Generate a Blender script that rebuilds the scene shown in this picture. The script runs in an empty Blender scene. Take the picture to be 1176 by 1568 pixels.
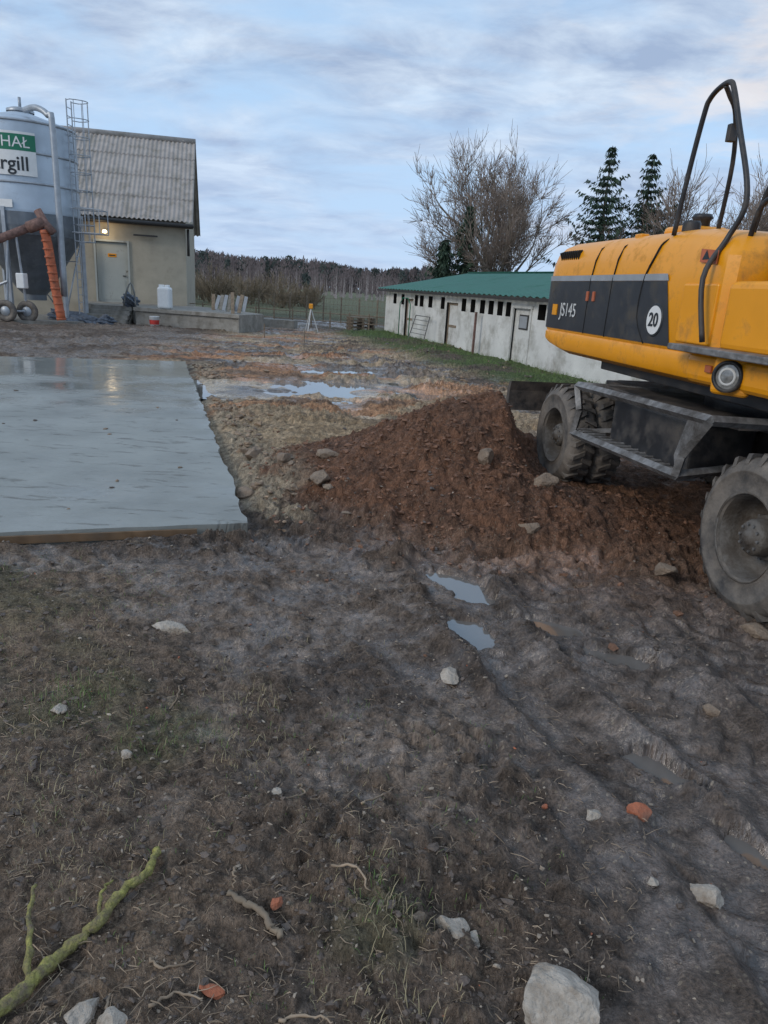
import bpy, math, random, bmesh
import numpy as np
from mathutils import Vector, Matrix
random.seed(7); rng=np.random.default_rng(11)
S=bpy.context.scene; COL=S.collection

# ---------------------------------------------------------------- materials
def newmat(name):
    m=bpy.data.materials.new(name); m.use_nodes=True
    nt=m.node_tree; b=nt.nodes['Principled BSDF']; return m,nt,b
def mat(name,col,rough=.7,metal=0,var=.25,scale=8,dirt=0,dirtcol=(.11,.08,.055),bump=.0,bscale=40,spec=.5,dscale=3):
    m,nt,b=newmat(name); N=nt.nodes; L=nt.links
    tc=N.new('ShaderNodeTexCoord'); nz=N.new('ShaderNodeTexNoise'); nz.inputs['Scale'].default_value=scale; nz.inputs['Detail'].default_value=4
    L.new(tc.outputs['Object'],nz.inputs['Vector'])
    r=N.new('ShaderNodeValToRGB'); e=r.color_ramp.elements
    e[0].position=.3; e[1].position=.7
    e[0].color=(*[c*(1-var) for c in col],1); e[1].color=(*[min(1,c*(1+var)) for c in col],1)
    L.new(nz.outputs['Fac'],r.inputs['Fac']); out=r.outputs['Color']
    if dirt>0:
        n2=N.new('ShaderNodeTexNoise'); n2.inputs['Scale'].default_value=dscale; n2.inputs['Detail'].default_value=7; n2.inputs['Roughness'].default_value=.7
        L.new(tc.outputs['Object'],n2.inputs['Vector'])
        r2=N.new('ShaderNodeValToRGB'); r2.color_ramp.elements[0].position=.62-dirt*.35; r2.color_ramp.elements[1].position=.78-dirt*.2
        L.new(n2.outputs['Fac'],r2.inputs['Fac'])
        mx=N.new('ShaderNodeMixRGB'); mx.inputs['Color2'].default_value=(*dirtcol,1)
        L.new(r2.outputs['Color'],mx.inputs['Fac']); L.new(out,mx.inputs['Color1']); out=mx.outputs['Color']
        rm=N.new('ShaderNodeMapRange'); rm.inputs['To Min'].default_value=rough; rm.inputs['To Max'].default_value=.85
        L.new(r2.outputs['Color'],rm.inputs['Value']); L.new(rm.outputs[0],b.inputs['Roughness'])
    else: b.inputs['Roughness'].default_value=rough
    L.new(out,b.inputs['Base Color']); b.inputs['Metallic'].default_value=metal
    b.inputs['Specular IOR Level'].default_value=spec
    if bump>0:
        n3=N.new('ShaderNodeTexNoise'); n3.inputs['Scale'].default_value=bscale; n3.inputs['Detail'].default_value=5
        L.new(tc.outputs['Object'],n3.inputs['Vector'])
        bp=N.new('ShaderNodeBump'); bp.inputs['Strength'].default_value=bump; bp.inputs['Distance'].default_value=.02
        L.new(n3.outputs['Fac'],bp.inputs['Height']); L.new(bp.outputs['Normal'],b.inputs['Normal'])
    return m
M={}
M['yellow']=mat('yellow_paint',(.84,.335,.008),.34,0,.06,3,.28,(.38,.17,.035),.03,60)
M['black']=mat('black_metal',(.022,.022,.024),.45,0,.3,6,.45,(.10,.085,.07))
M['stripe']=mat('stripe_paint',(.028,.031,.037),.4,0,.2,4,.28,(.085,.07,.05))
M['chassis']=mat('muddy_steel',(.032,.031,.032),.5,0,.3,6,.6,(.13,.105,.085),.3,30)
M['worn']=mat('worn_grey_steel',(.21,.205,.20),.5,.2,.4,14,.55,(.06,.052,.045),.3,50)
M['tyre']=mat('tyre_rubber',(.045,.043,.042),.8,0,.3,10,.75,(.21,.18,.15),.3,60)
M['rim']=mat('rim_steel',(.2,.19,.175),.6,0,.35,8,.95,(.075,.06,.047),.3,50)
M['grey']=mat('grey_paint',(.3,.32,.34),.5,0,.1)
M['white']=mat('white_paint',(.75,.75,.73),.5,0,.05)
M['decal']=mat('decal_white',(.6,.6,.58),.5,0,.05)
M['glass']=mat('lamp_glass',(.28,.28,.27),.06,.3,.35,30)
M['dglass']=mat('dark_glass',(.03,.04,.045),.05,0,.05)
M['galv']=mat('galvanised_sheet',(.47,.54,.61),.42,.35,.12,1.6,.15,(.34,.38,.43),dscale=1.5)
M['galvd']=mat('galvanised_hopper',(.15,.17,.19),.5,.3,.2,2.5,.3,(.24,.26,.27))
M['galvr']=mat('galvanised_tube',(.36,.39,.42),.45,.4,.15,5)
M['orange']=mat('orange_paint',(.46,.12,.05),.6,0,.2,5,.3,(.18,.09,.06))
M['rust']=mat('rust',(.19,.11,.09),.8,0,.4,10)
M['signg']=mat('sign_green',(.01,.17,.09),.5,0,.05)
M['signd']=mat('sign_dark',(.02,.025,.03),.5,0,.05)
M['plaster']=mat('rough_plaster',(.42,.38,.30),.9,0,.15,2,.25,(.28,.25,.19),.5,50,dscale=1)
M['whitewash']=mat('whitewashed_wall',(.62,.62,.59),.9,0,.12,1.5,.42,(.29,.28,.24),.4,20,dscale=1.3)
M['doorgrey']=mat('door_grey',(.40,.42,.39),.6,0,.06,3,.1)
M['fibre']=mat('fibre_cement_roof',(.36,.325,.295),.85,0,.14,3,.40,(.22,.20,.165),dscale=2)
M['green']=mat('green_roof_sheet',(.012,.115,.075),.5,0,.12,2,.2,(.04,.12,.085),dscale=1)
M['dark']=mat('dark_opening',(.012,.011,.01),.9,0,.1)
M['trim']=mat('dark_trim',(.035,.032,.03),.6,0,.1)
M['conc']=mat('old_concrete',(.28,.265,.235),.9,0,.2,4,.45,(.15,.135,.11),.6,25)
M['wood']=mat('weathered_wood',(.22,.17,.12),.85,0,.3,10)
M['board']=mat('formwork_board',(.19,.115,.06),.85,0,.35,12,.6)
M['bark']=mat('bark',(.21,.18,.145),.9,0,.3,3)
M['twig']=mat('fine_twigs',(.23,.18,.145),.9,0,.3,1)
M['needle']=mat('spruce_needles',(.030,.055,.032),.8,0,.5,1.3)
M['needleb']=mat('spruce_bark',(.08,.055,.04),.9)
M['farwood']=mat('distant_bare_wood',(.145,.12,.12),.95,0,.3,.08)
M['farbirch']=mat('distant_birch_trunks',(.31,.28,.275),.95)
M['farpine']=mat('distant_pine',(.05,.065,.06),.95,0,.3,.1)
M['thicket']=mat('thicket_twigs',(.18,.145,.10),.95,0,.35,.5)
M['grass']=mat('grass_blades',(.12,.19,.05),.7,0,.4,3)
M['dgrass']=mat('dry_grass',(.32,.27,.16),.8,0,.3,9)
M['straw']=mat('straw_litter',(.28,.21,.145),.85,0,.5,9)
M['lichen']=mat('lichen_branch',(.30,.28,.08),.9,0,.4,45,.62,(.15,.115,.08),.9,70,dscale=22)
M['stone']=mat('pale_stone',(.42,.37,.31),.85,0,.25,25,.5,(.21,.16,.115),.8,60,dscale=9)
M['stoneb']=mat('brown_stone',(.26,.195,.14),.85,0,.3,20,.5,(.14,.10,.07),.8,60,dscale=9)
M['brick']=mat('brick_fragment',(.40,.13,.065),.85,0,.3,20,.5,(.16,.10,.07),.6,60,dscale=9)
M['clod']=mat('wet_clods',(.105,.079,.062),.5,0,.4,14,bump=.6,bscale=60)
M['clodb']=mat('brown_clods',(.19,.098,.058),.8,0,.4,12,bump=.6,bscale=60)
M['clodt']=mat('tan_clods',(.28,.20,.135),.85,0,.4,8,bump=.6,bscale=60)
M['grit']=mat('grit',(.30,.245,.19),.8,0,.5,16)
M['plast']=mat('white_plastic',(.68,.70,.70),.35,0,.05)
M['blue']=mat('grey_tarp',(.10,.12,.15),.5,0,.3,9,bump=.5,bscale=12)
M['redw']=mat('red_label',(.5,.04,.03),.5)
M['wire']=mat('wire_fence',(.17,.17,.16),.6,.3)
def emis(name,col,st):
    m,nt,b=newmat(name); b.inputs['Emission Color'].default_value=(*col,1); b.inputs['Emission Strength'].default_value=st; return m
M['lamp']=emis('lit_lamp',(1,.78,.45),5)

# ---------------------------------------------------------------- helpers
def link(o,parent=None):
    COL.objects.link(o)
    if parent is not None: o.parent=parent
    return o
def empty(name,loc=(0,0,0),rz=0):
    e=bpy.data.objects.new(name,None); e.location=loc; e.rotation_euler=(0,0,rz); e.empty_display_size=.3; COL.objects.link(e); return e
def mk(name,v,f,m,parent=None,smooth=False):
    me=bpy.data.meshes.new(name); me.from_pydata([tuple(a) for a in v],[],f); me.update()
    ms=m if isinstance(m,(list,tuple)) else [m]
    for q in ms: me.materials.append(M[q])
    if smooth: me.shade_smooth()
    return link(bpy.data.objects.new(name,me),parent)
def box(name,c,s,m,parent=None,rz=0,bevel=0,rot=None):
    x,y,z=[a/2 for a in s]
    v=[(-x,-y,-z),(x,-y,-z),(x,y,-z),(-x,y,-z),(-x,-y,z),(x,-y,z),(x,y,z),(-x,y,z)]
    f=[(0,3,2,1),(4,5,6,7),(0,1,5,4),(1,2,6,5),(2,3,7,6),(3,0,4,7)]
    o=mk(name,v,f,m,parent); o.location=c; o.rotation_euler=rot if rot else (0,0,rz)
    if bevel>0:
        b=o.modifiers.new('b','BEVEL'); b.width=bevel; b.segments=3
    return o
def frame(d):
    d=d.normalized(); a=Vector((0,0,1)) if abs(d.z)<.9 else Vector((1,0,0))
    u=d.cross(a).normalized(); return u,d.cross(u).normalized()
def tubegeo(pts,r,n=8,V=None,F=None,cap=True):
    V=[] if V is None else V; F=[] if F is None else F
    pts=[Vector(p) for p in pts]; b0=len(V); rs=r if isinstance(r,(list,tuple)) else [r]*len(pts)
    pu=None
    for i,p in enumerate(pts):
        d=(pts[min(i+1,len(pts)-1)]-pts[max(i-1,0)])
        if d.length<1e-9: d=Vector((0,0,1))
        d.normalize()
        if pu is None: u,w=frame(d)
        else:
            u=(pu-d*pu.dot(d)); u=u.normalized() if u.length>1e-6 else frame(d)[0]; w=d.cross(u)
        pu=u
        for k in range(n):
            a=2*math.pi*k/n; V.append(tuple(p+(u*math.cos(a)+w*math.sin(a))*rs[i]))
    for i in range(len(pts)-1):
        for k in range(n):
            a=b0+i*n+k; b=b0+i*n+(k+1)%n; F.append((a,b,b+n,a+n))
    if cap:
        F.append(tuple(b0+k for k in range(n))[::-1]); e=b0+(len(pts)-1)*n; F.append(tuple(e+k for k in range(n)))
    return V,F
def spline(pts,sub=5):
    P=[Vector(p) for p in pts]; out=[]
    for i in range(len(P)-1):
        p0=P[max(i-1,0)];p1=P[i];p2=P[i+1];p3=P[min(i+2,len(P)-1)]
        for k in range(sub):
            t=k/sub
            out.append(.5*((2*p1)+(p2-p0)*t+(2*p0-5*p1+4*p2-p3)*t*t+(3*p1-p0-3*p2+p3)*t**3))
    out.append(P[-1]); return out
def tube(name,pts,r,m,parent=None,n=10,smooth=True,sp=0):
    if sp: pts=spline(pts,sp)
    V,F=tubegeo(pts,r,n); return mk(name,V,F,m,parent,smooth)
def multitube(name,lst,m,parent=None,n=6):
    V=[];F=[]
    for pts,r in lst: tubegeo(pts,r,n,V,F)
    return mk(name,V,F,m,parent)
def lathe(name,prof,m,parent=None,n=40,loc=(0,0,0),rot=(0,0,0),smooth=True):
    V=[];F=[]
    for (r,z) in prof:
        for k in range(n):
            a=2*math.pi*k/n; V.append((r*math.cos(a),r*math.sin(a),z))
    for i in range(len(prof)-1):
        for k in range(n): F.append((i*n+k,i*n+(k+1)%n,(i+1)*n+(k+1)%n,(i+1)*n+k))
    o=mk(name,V,F,m,parent,smooth); o.location=loc; o.rotation_euler=rot; return o
def text(name,s,size,m,parent,loc,rot,bend=None,ext=.002,bold=.012):
    cu=bpy.data.curves.new(name,'FONT'); cu.body=s; cu.size=size; cu.extrude=ext; cu.align_x='CENTER'; cu.align_y='CENTER'; cu.offset=size*bold
    o=bpy.data.objects.new(name+'_tmp',cu); COL.objects.link(o)
    dg=bpy.context.evaluated_depsgraph_get(); me=bpy.data.meshes.new_from_object(o.evaluated_get(dg)); COL.objects.unlink(o); bpy.data.objects.remove(o)
    me.materials.clear(); me.materials.append(M[m])
    if bend:
        for v in me.vertices:
            a=v.co.x/bend; R=bend+v.co.z; v.co=Vector((R*math.sin(a),v.co.y,R*math.cos(a)-bend))
    ob=bpy.data.objects.new(name,me); link(ob,parent); ob.location=loc; ob.rotation_euler=rot; return ob

# ---------------------------------------------------------------- noise
def vn(x,y,seed=0):
    xi=np.floor(x);yi=np.floor(y);xf=x-xi;yf=y-yi
    u=xf*xf*xf*(xf*(xf*6-15)+10);w=yf*yf*yf*(yf*(yf*6-15)+10)
    def hsh(i,j):
        s=np.sin(i*127.1+j*311.7+seed*74.7)*43758.5453; return s-np.floor(s)
    a=hsh(xi,yi);b=hsh(xi+1,yi);c=hsh(xi,yi+1);d=hsh(xi+1,yi+1)
    return (a+(b-a)*u)+((c+(d-c)*u)-(a+(b-a)*u))*w-.5
def sm(a,b,x):
    t=np.clip((x-a)/(b-a),0,1); return t*t*(3-2*t)
def fbm(x,y,f,o,seed,g=.5):
    r=0;a=1
    for i in range(o):
        c,s=math.cos(i*1.3+seed),math.sin(i*1.3+seed)
        r=r+a*vn((x*c-y*s)*f,(x*s+y*c)*f,seed+i*3); a*=g;f*=2.03
    return r
SA=np.array((-1.10,5.52)); SU=np.array((-.95,-.312)); SV=np.array((-.312,.95))
def slabuv(x,y):
    dx=x-SA[0];dy=y-SA[1]; return dx*SU[0]+dy*SU[1], dx*SV[0]+dy*SV[1]
BO=np.array((-.47,32.12)); BD=np.array((.325,-.9457)); BM=np.array((-.9457,-.325))
def barnuv(x,y):
    dx=x-BO[0];dy=y-BO[1]; return dx*BD[0]+dy*BD[1], dx*BM[0]+dy*BM[1]
# puddles: centre, radii, angle, depth, water level
PUD=[(-2.4,13.35,1.75,.95,.1,.09,-.035),(-1.0,14.0,1.45,1.2,.4,.09,-.035),(.45,13.9,.7,.45,0,.07,-.03),(.3,15.4,.6,.35,0,.07,-.03),(-1.3,17.2,1.0,.55,.3,.07,-.03),(.6,16.9,.8,.4,.3,.07,-.03),(-3.3,17.9,.9,.4,.2,.06,-.03),
     (.56,4.60,.30,.13,-.95,.05,-.045),(.555,3.92,.26,.12,-1.05,.05,-.045),(1.02,4.07,.22,.11,-.3,.045,-.05),(1.38,3.70,.24,.09,-.5,.045,-.05),(1.30,2.68,.20,.07,-.9,.04,-.052),(1.45,2.25,.14,.05,-1,.04,-.052)]
def pline(x,y,pts):
    best=np.full(x.shape,1e9); al=np.zeros(x.shape); acc=0; sd=np.zeros(x.shape)
    for (a,b) in zip(pts[:-1],pts[1:]):
        dx=b[0]-a[0];dy=b[1]-a[1];l=math.hypot(dx,dy)
        t=np.clip(((x-a[0])*dx+(y-a[1])*dy)/l/l,0,1)
        px=x-a[0]-t*dx;py=y-a[1]-t*dy; d=np.hypot(px,py); m=d<best
        sg=(dx*py-dy*px)/l
        best=np.where(m,d,best); al=np.where(m,acc+t*l,al); sd=np.where(m,sg,sd); acc+=l
    return best,al,sd
RUTS=[([(.0,7.0),(.42,5.2),(.56,4.3),(.80,3.3),(1.22,2.4),(1.5,1.0)],.18,.055),
      ([(1.6,5.3),(1.2,4.5),(1.25,3.7),(1.65,2.7),(2.0,1.2)],.24,.052),
      ([(2.15,4.2),(2.1,3.5),(2.35,2.6),(2.6,1.6)],.22,.052),
      ([(-.9,5.15),(.1,4.7),(1.3,5.2)],.2,.04),([(-3,4.5),(-1.2,4.75),(.4,5.5)],.18,.035),([(-.6,4.3),(.0,3.9),(.5,3.0)],.16,.03),
      ([(-5.0,18.6),(-2.8,17.9),(-.2,19)],.25,.06),([(-6.5,20.5),(-3,20),(2,22)],.25,.06),([(-9,21.5),(-4,22),(2,24)],.25,.06),
      ([(-3.5,24),(-1.8,16),(-.4,11)],.25,.05),([(-1.5,24),(-.1,16),(1.2,11)],.25,.05),([(-13,19.3),(-8,20.2),(-5,19.5)],.3,.05),([(-14,21.5),(-8,22.4),(-5,21.5)],.3,.05)]
def terrain(x,y):
    far=sm(25,60,y); u,v=slabuv(x,y)
    ins=sm(-.25,.05,u)*sm(-.12,.03,v)*(1-sm(12.2,12.6,v))
    z=fbm(x,y,.25,2,1)*.10*(1-far*.3)
    z=z*sm(0,6,np.hypot(x,y)+1)
    work=(1-sm(30,40,y))*(1-.25*sm(.3,1.8,-x)*(1-sm(4,5,y)))
    wx=x+.06*vn(x*5,y*5,91); wy=y+.06*vn(x*5,y*5,92)
    f1=fbm(x,y,1.6,3,5); f2=fbm(wx,wy,5,3,9); bil=np.abs(fbm(wx,wy,8,3,14)); f4=fbm(x,y,30,3,22)
    soft=sm(.35,.95,x+.25*f1)*sm(5.2,4.6,y); flat=1-.45*soft
    cl=sm(-.15,.35,fbm(x,y,.9,2,31))
    z=z+work*(f1*.055+f2*.038*(.5+cl)*flat+bil*.06*(.4+cl)*flat+f4*.013*flat)
    cc=fbm(wx,wy,17,2,41); z=z+work*flat*(.018*sm(.04,.13,cc)+.015*sm(.20,.28,cc))*(.45+.8*cl)
    c3_=fbm(wx,wy,31,2,47); z=z+work*flat*.008*sm(.06,.16,c3_)
    ru=np.zeros_like(x)
    for pts,w,dp in RUTS:
        wob=.07*vn(x*2,y*2,3)+.05*vn(x*6,y*6,4)
        d,a,sd=pline(x,y,pts); d=d+wob
        ch=sm(w*1.35,w*.65,d)
        lug=np.sin((a+np.abs(sd)*.8)*2*math.pi/.17+1.5*vn(x*3,y*3,5)); lugm=sm(-.3,.5,lug)*sm(-.3,.1,vn(x*1.3,y*1.3,77))
        rim=np.exp(-((d-w*1.5)/(w*.36))**2)
        z=z*(1-.4*ch)-dp*ch+.026*lugm*ch+rim*dp*.6*(.2+vn(x*3,y*3,8)+.5)
        ru=np.maximum(ru,ch)
    def cone(cx,cy,R,H,ex=1,an=0):
        c,s=math.cos(an),math.sin(an); dx=(x-cx)*c+(y-cy)*s; dy=-(x-cx)*s+(y-cy)*c
        return np.maximum(0,H*(1-np.sqrt((dx/ex)**2+dy**2+.06)/R))
    wv=1+.22*fbm(x,y,1.7,3,51)
    hs=[cone(1.0,7.95,1.85,.94),cone(.45,7.3,1.65,.60),cone(.9,6.6,1.3,.38,1.25),cone(1.8,6.2,1.1,.24,1.3),cone(-.35,7.45,1.35,.36)]
    k_=22.; hp=np.log(sum(np.exp(k_*q)-1 for q in hs)+1)/k_
    hp=hp*wv*(1-.8*sm(1.2,1.65,x)*(sm(9,8.4,y))*sm(6.6,7,y))
    heap=sm(.0,.12,hp)
    z=z*(1-.4*heap)+hp+heap*(f4*.02+bil*.03)
    bu,bm=barnuv(x,y); bank=sm(-1,1,bu)*sm(26,24,bu)*sm(3.0,1.6,bm+.5*vn(x*.7,y*.7,5))*sm(-1,0,bm)
    z=z+bank*.12
    tr=sm(-.9,-.35,u)*sm(.0,-.1,u)*sm(-.1,.4,v)*sm(12.6,11.8,v); z=z-tr*.05+tr*bil*.08
    pd=np.zeros_like(x)
    for cx,cy,rx,ry,an,dp,lv in PUD:
        c,s=math.cos(an),math.sin(an); dx=((x-cx)*c+(y-cy)*s)/rx; dy=(-(x-cx)*s+(y-cy)*c)/ry
        q=np.hypot(dx,dy); nn_=.6*vn(x*2.2/max(rx,.3),y*4/max(ry,.3),6)+.35*vn(x*9/max(rx,.3),y*9/max(ry,.3),16)
        ring=sm(2.3,1.35,q); z=np.where(ring>0,z*(1-ring)+np.maximum(z,lv+.012+.3*np.abs(z))*ring,z)
        m=sm(1.2,.8,q+nn_); z=z*(1-m)+(lv-dp*.6)*m; pd=np.maximum(pd,sm(1.6,.9,q+nn_))
    z=z*(1-ins)-.10*ins
    return z,dict(ins=ins,cl=cl,ru=ru,heap=heap,bank=bank,pd=pd,tr=tr,hp=hp,f1=f1,f2=f2,bil=bil,soft=soft,cc=cc)
ys=[-40,-20,-10,-5,-2,-.5,.3,.8]
y=.95
while y<5.2: ys.append(y); y+=.0115
while y<40: ys.append(y); y*=1.0055
while y<900: ys.append(y); y*=1.03
xs=list(np.arange(-2.0,2.7,.0115)); x=xs[-1]; st=.0115
while x<700: st=max(.0125,x*.011 if x<25 else x*.04); x+=st; xs.append(x)
x=-2.0; L=[]
while x>-700: st=max(.0125,-x*.011 if x>-25 else -x*.04); x-=st; L.append(x)
xs=np.array(L[::-1]+xs); ys=np.array(ys)
X,Y=np.meshgrid(xs,ys); X=X.ravel();Y=Y.ravel()
Z,K=terrain(X,Y)
nx,ny=len(xs),len(ys); print('terrain',nx,ny,nx*ny)
me=bpy.data.meshes.new('ground'); me.vertices.add(nx*ny); me.vertices.foreach_set('co',np.stack([X,Y,Z],1).ravel())
i=np.arange((nx-1)*(ny-1)); r_=i//(nx-1); c_=i%(nx-1); a=r_*nx+c_
q=np.stack([a,a+1,a+1+nx,a+nx],1).ravel().astype(np.int32)
me.loops.add(len(q)); me.loops.foreach_set('vertex_index',q); me.polygons.add(len(i)); me.polygons.foreach_set('loop_start',(i*4).astype(np.int32)); me.polygons.foreach_set('loop_total',np.full(len(i),4,np.int32))
me.update(); me.validate(); me.shade_smooth()
def C(c): return np.array(c)[None,:]
def mixc(A,B,t): return A*(1-t[:,None])+B*t[:,None]
n1=fbm(X,Y,.7,4,61); n2=fbm(X,Y,3,4,66); n3=fbm(X,Y,.35,3,69)
hi=sm(-.25,.35,K['f2']+.6*K['bil']+.5*K['cc'])
col=mixc(C((.088,.066,.052)),C((.180,.135,.102)),np.clip(sm(-.35,.35,n1)*.4+hi*.6,0,1))
dry=sm(-.0,-1.1,X+.35*(Y-2.2)+n1*1.2)*sm(5,4,Y); dry=np.maximum(dry,.55*sm(.55,-.1,X+.9*n1)*sm(3.2,1.6,Y)*.9)
col=mixc(col,C((.235,.172,.122)),dry*(.45+.5*sm(-.2,.3,n2)))
wet=.62+.5*sm(-.3,.3,n1)-.5*dry-.45*hi
br=np.exp(-(((X-1.7)/2.2)**2+((Y-6.7)/2.1)**2)**1.5)*1.25+.8*sm(2.5,3.2,X+.3*n1)*sm(1.5,2.5,Y)*sm(12,9,Y); br=np.clip(br+n1*.35*(br>.1),0,1)*sm(4.2,5.2,Y+.45*X-.3+n1*.4)
col=mixc(col,C((.225,.118,.068)),br*.85); wet=wet*(1-.6*br)
hpc=mixc(C((.205,.102,.058)),C((.155,.082,.050)),sm(-.2,.3,n2))
col=mixc(col,hpc,K['heap']); wet=wet*(1-.85*K['heap'])
sandm=sm(1.25,.8,np.hypot((X+.3-.1*(Y-11))/2.5,(Y-10.7)/2.4)+.5*n1)*(1-K['heap'])
sandc=mixc(C((.52,.38,.235)),C((.38,.265,.155)),sm(-.2,.3,n2)); col=mixc(col,sandc,sandm*.94); wet=wet*(1-.8*sandm)
mid=sm(8.5,12,Y)*sm(34,27,Y)*sm(-7.5,-5,X)*(1-K['bank'])
s2=mid*sm(-.2,.05,fbm(X*.8,Y*2.4,.5,4,80)); col=mixc(col,C((.44,.325,.21)),s2*.9)
s3=mid*sm(.04,.25,fbm(X,Y*2.6,.5,4,88)); col=mixc(col,C((.46,.225,.115)),s3*.75)
s4=mid*sm(.14,.28,fbm(X*1.0,Y*3.0,.6,4,98)); col=mixc(col,C((.15,.108,.078)),s4*.7); wet=wet*(1-.45*np.maximum(s2,s3))
col=mixc(col,C((.42,.34,.24)),K['tr']*.85*sm(-.25,.2,n2+.1)); wet=wet*(1-.6*K['tr'])
fargreen=sm(33,45,Y+n3*20); col=mixc(col,C((.12,.125,.07)),fargreen); wet=wet*(1-fargreen)
col=mixc(col,C((.09,.135,.045)),K['bank']*sm(-.35,.05,n1+.1)*.9); wet=wet*(1-K['bank'])
trk=K['soft']
wet=np.clip(np.maximum(wet,np.maximum(trk*(1.08-.35*hi)*(1-.5*br),K['ru']*(1.05-.3*hi)*(1-K['heap'])*(1-.6*s2))),0,1.15)
col=mixc(col,C((.088,.068,.056)),np.clip(trk,0,1)*.55*(1-.6*br))
wet=np.maximum(wet,K['pd']*1.12*(1-K['heap'])); wet=np.clip(wet,0,1.15)
col=mixc(col,C((.095,.073,.059)),K['pd']*.45*(Y<8))
gp=np.zeros_like(X)
for gx,gy,gr in [(-1.42,2.96,.28),(-.94,2.72,.22),(.08,1.81,.16),(-.69,2.77,.2),(-2.2,3.6,.6),(-2.6,4.2,.6)]: gp=np.maximum(gp,sm(1.3,.1,np.hypot(X-gx,Y-gy)/gr+1.6*n2))
col=mixc(col,C((.14,.145,.065)),gp*.35)
ca=me.attributes.new('soil','FLOAT_COLOR','POINT'); ca.data.foreach_set('color',np.concatenate([col,np.ones((len(col),1))],1).astype(np.float32).ravel())
wa=me.attributes.new('wet','FLOAT','POINT'); wa.data.foreach_set('value',wet.astype(np.float32))
m,nt,b=newmat('muddy_soil'); N=nt.nodes; Lk=nt.links
def node(t,**k):
    n=N.new(t)
    for a_,v_ in k.items():
        if a_.startswith('i_'): n.inputs[a_[2:].replace('_',' ')].default_value=v_
        else: setattr(n,a_,v_)
    return n
def mrange(src,a,b_,c,d):
    r=node('ShaderNodeMapRange'); r.inputs['From Min'].default_value=a;r.inputs['From Max'].default_value=b_;r.inputs['To Min'].default_value=c;r.inputs['To Max'].default_value=d; Lk.new(src,r.inputs['Value']); return r.outputs[0]
at=node('ShaderNodeAttribute',attribute_name='soil'); aw=node('ShaderNodeAttribute',attribute_name='wet'); tc=node('ShaderNodeTexCoord')
na=node('ShaderNodeTexNoise',noise_dimensions='2D',i_Scale=11,i_Detail=6,i_Roughness=.70); Lk.new(tc.outputs['Object'],na.inputs['Vector'])
nb=node('ShaderNodeTexNoise',noise_dimensions='2D',i_Scale=75,i_Detail=4,i_Roughness=.7); Lk.new(tc.outputs['Object'],nb.inputs['Vector'])
mm=node('ShaderNodeMath',operation='MULTIPLY'); Lk.new(mrange(na.outputs['Fac'],.32,.68,.5,1.6),mm.inputs[0]); Lk.new(mrange(nb.outputs['Fac'],.3,.7,.55,1.5),mm.inputs[1])
mv=node('ShaderNodeVectorMath',operation='SCALE'); Lk.new(at.outputs['Color'],mv.inputs[0]); Lk.new(mm.outputs[0],mv.inputs['Scale'])
vs=node('ShaderNodeTexVoronoi',voronoi_dimensions='2D',i_Scale=42); Lk.new(tc.outputs['Object'],vs.inputs['Vector'])
sx=node('ShaderNodeSeparateColor'); Lk.new(vs.outputs['Color'],sx.inputs[0])
g1=node('ShaderNodeMath',operation='GREATER_THAN'); g1.inputs[1].default_value=.88; Lk.new(sx.outputs[0],g1.inputs[0])
g2=node('ShaderNodeMath',operation='LESS_THAN'); g2.inputs[1].default_value=.24; Lk.new(vs.outputs['Distance'],g2.inputs[0])
g3=node('ShaderNodeMath',operation='MULTIPLY'); Lk.new(g1.outputs[0],g3.inputs[0]); Lk.new(g2.outputs[0],g3.inputs[1])
g4=node('ShaderNodeMath',operation='MULTIPLY'); g4.inputs[1].default_value=.55; Lk.new(g3.outputs[0],g4.inputs[0])
mx=node('ShaderNodeMixRGB'); mx.inputs['Color2'].default_value=(.31,.25,.18,1); Lk.new(g4.outputs[0],mx.inputs['Fac']); Lk.new(mv.outputs[0],mx.inputs['Color1']); Lk.new(mx.outputs[0],b.inputs['Base Color'])
nr=node('ShaderNodeTexNoise',noise_dimensions='2D',i_Scale=3.5,i_Detail=7,i_Roughness=.68); Lk.new(tc.outputs['Object'],nr.inputs['Vector'])
ad=node('ShaderNodeMath',operation='MULTIPLY_ADD'); ad.inputs[1].default_value=2.4; ad.inputs[2].default_value=-1.2; Lk.new(nr.outputs['Fac'],ad.inputs[0])
a2=node('ShaderNodeMath',operation='ADD'); Lk.new(ad.outputs[0],a2.inputs[0]); Lk.new(aw.outputs['Fac'],a2.inputs[1])
Lk.new(mrange(a2.outputs[0],.35,1.05,.88,.17),b.inputs['Roughness'])
Lk.new(mrange(a2.outputs[0],.3,1.0,.3,.9),b.inputs['Specular IOR Level'])
b2=node('ShaderNodeMath',operation='MULTIPLY_ADD'); b2.inputs[1].default_value=2.0; Lk.new(na.outputs['Fac'],b2.inputs[0]); Lk.new(nb.outputs['Fac'],b2.inputs[2])
bp=node('ShaderNodeBump'); bp.inputs['Distance'].default_value=.032; Lk.new(mrange(a2.outputs[0],.4,1.2,1.0,.32),bp.inputs['Strength']); Lk.new(b2.outputs[0],bp.inputs['Height']); Lk.new(bp.outputs['Normal'],b.inputs['Normal'])
me.materials.append(m); link(bpy.data.objects.new('ground',me))
def tz(x,y):
    return float(terrain(np.array([float(x)]),np.array([float(y)]))[0][0])

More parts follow.
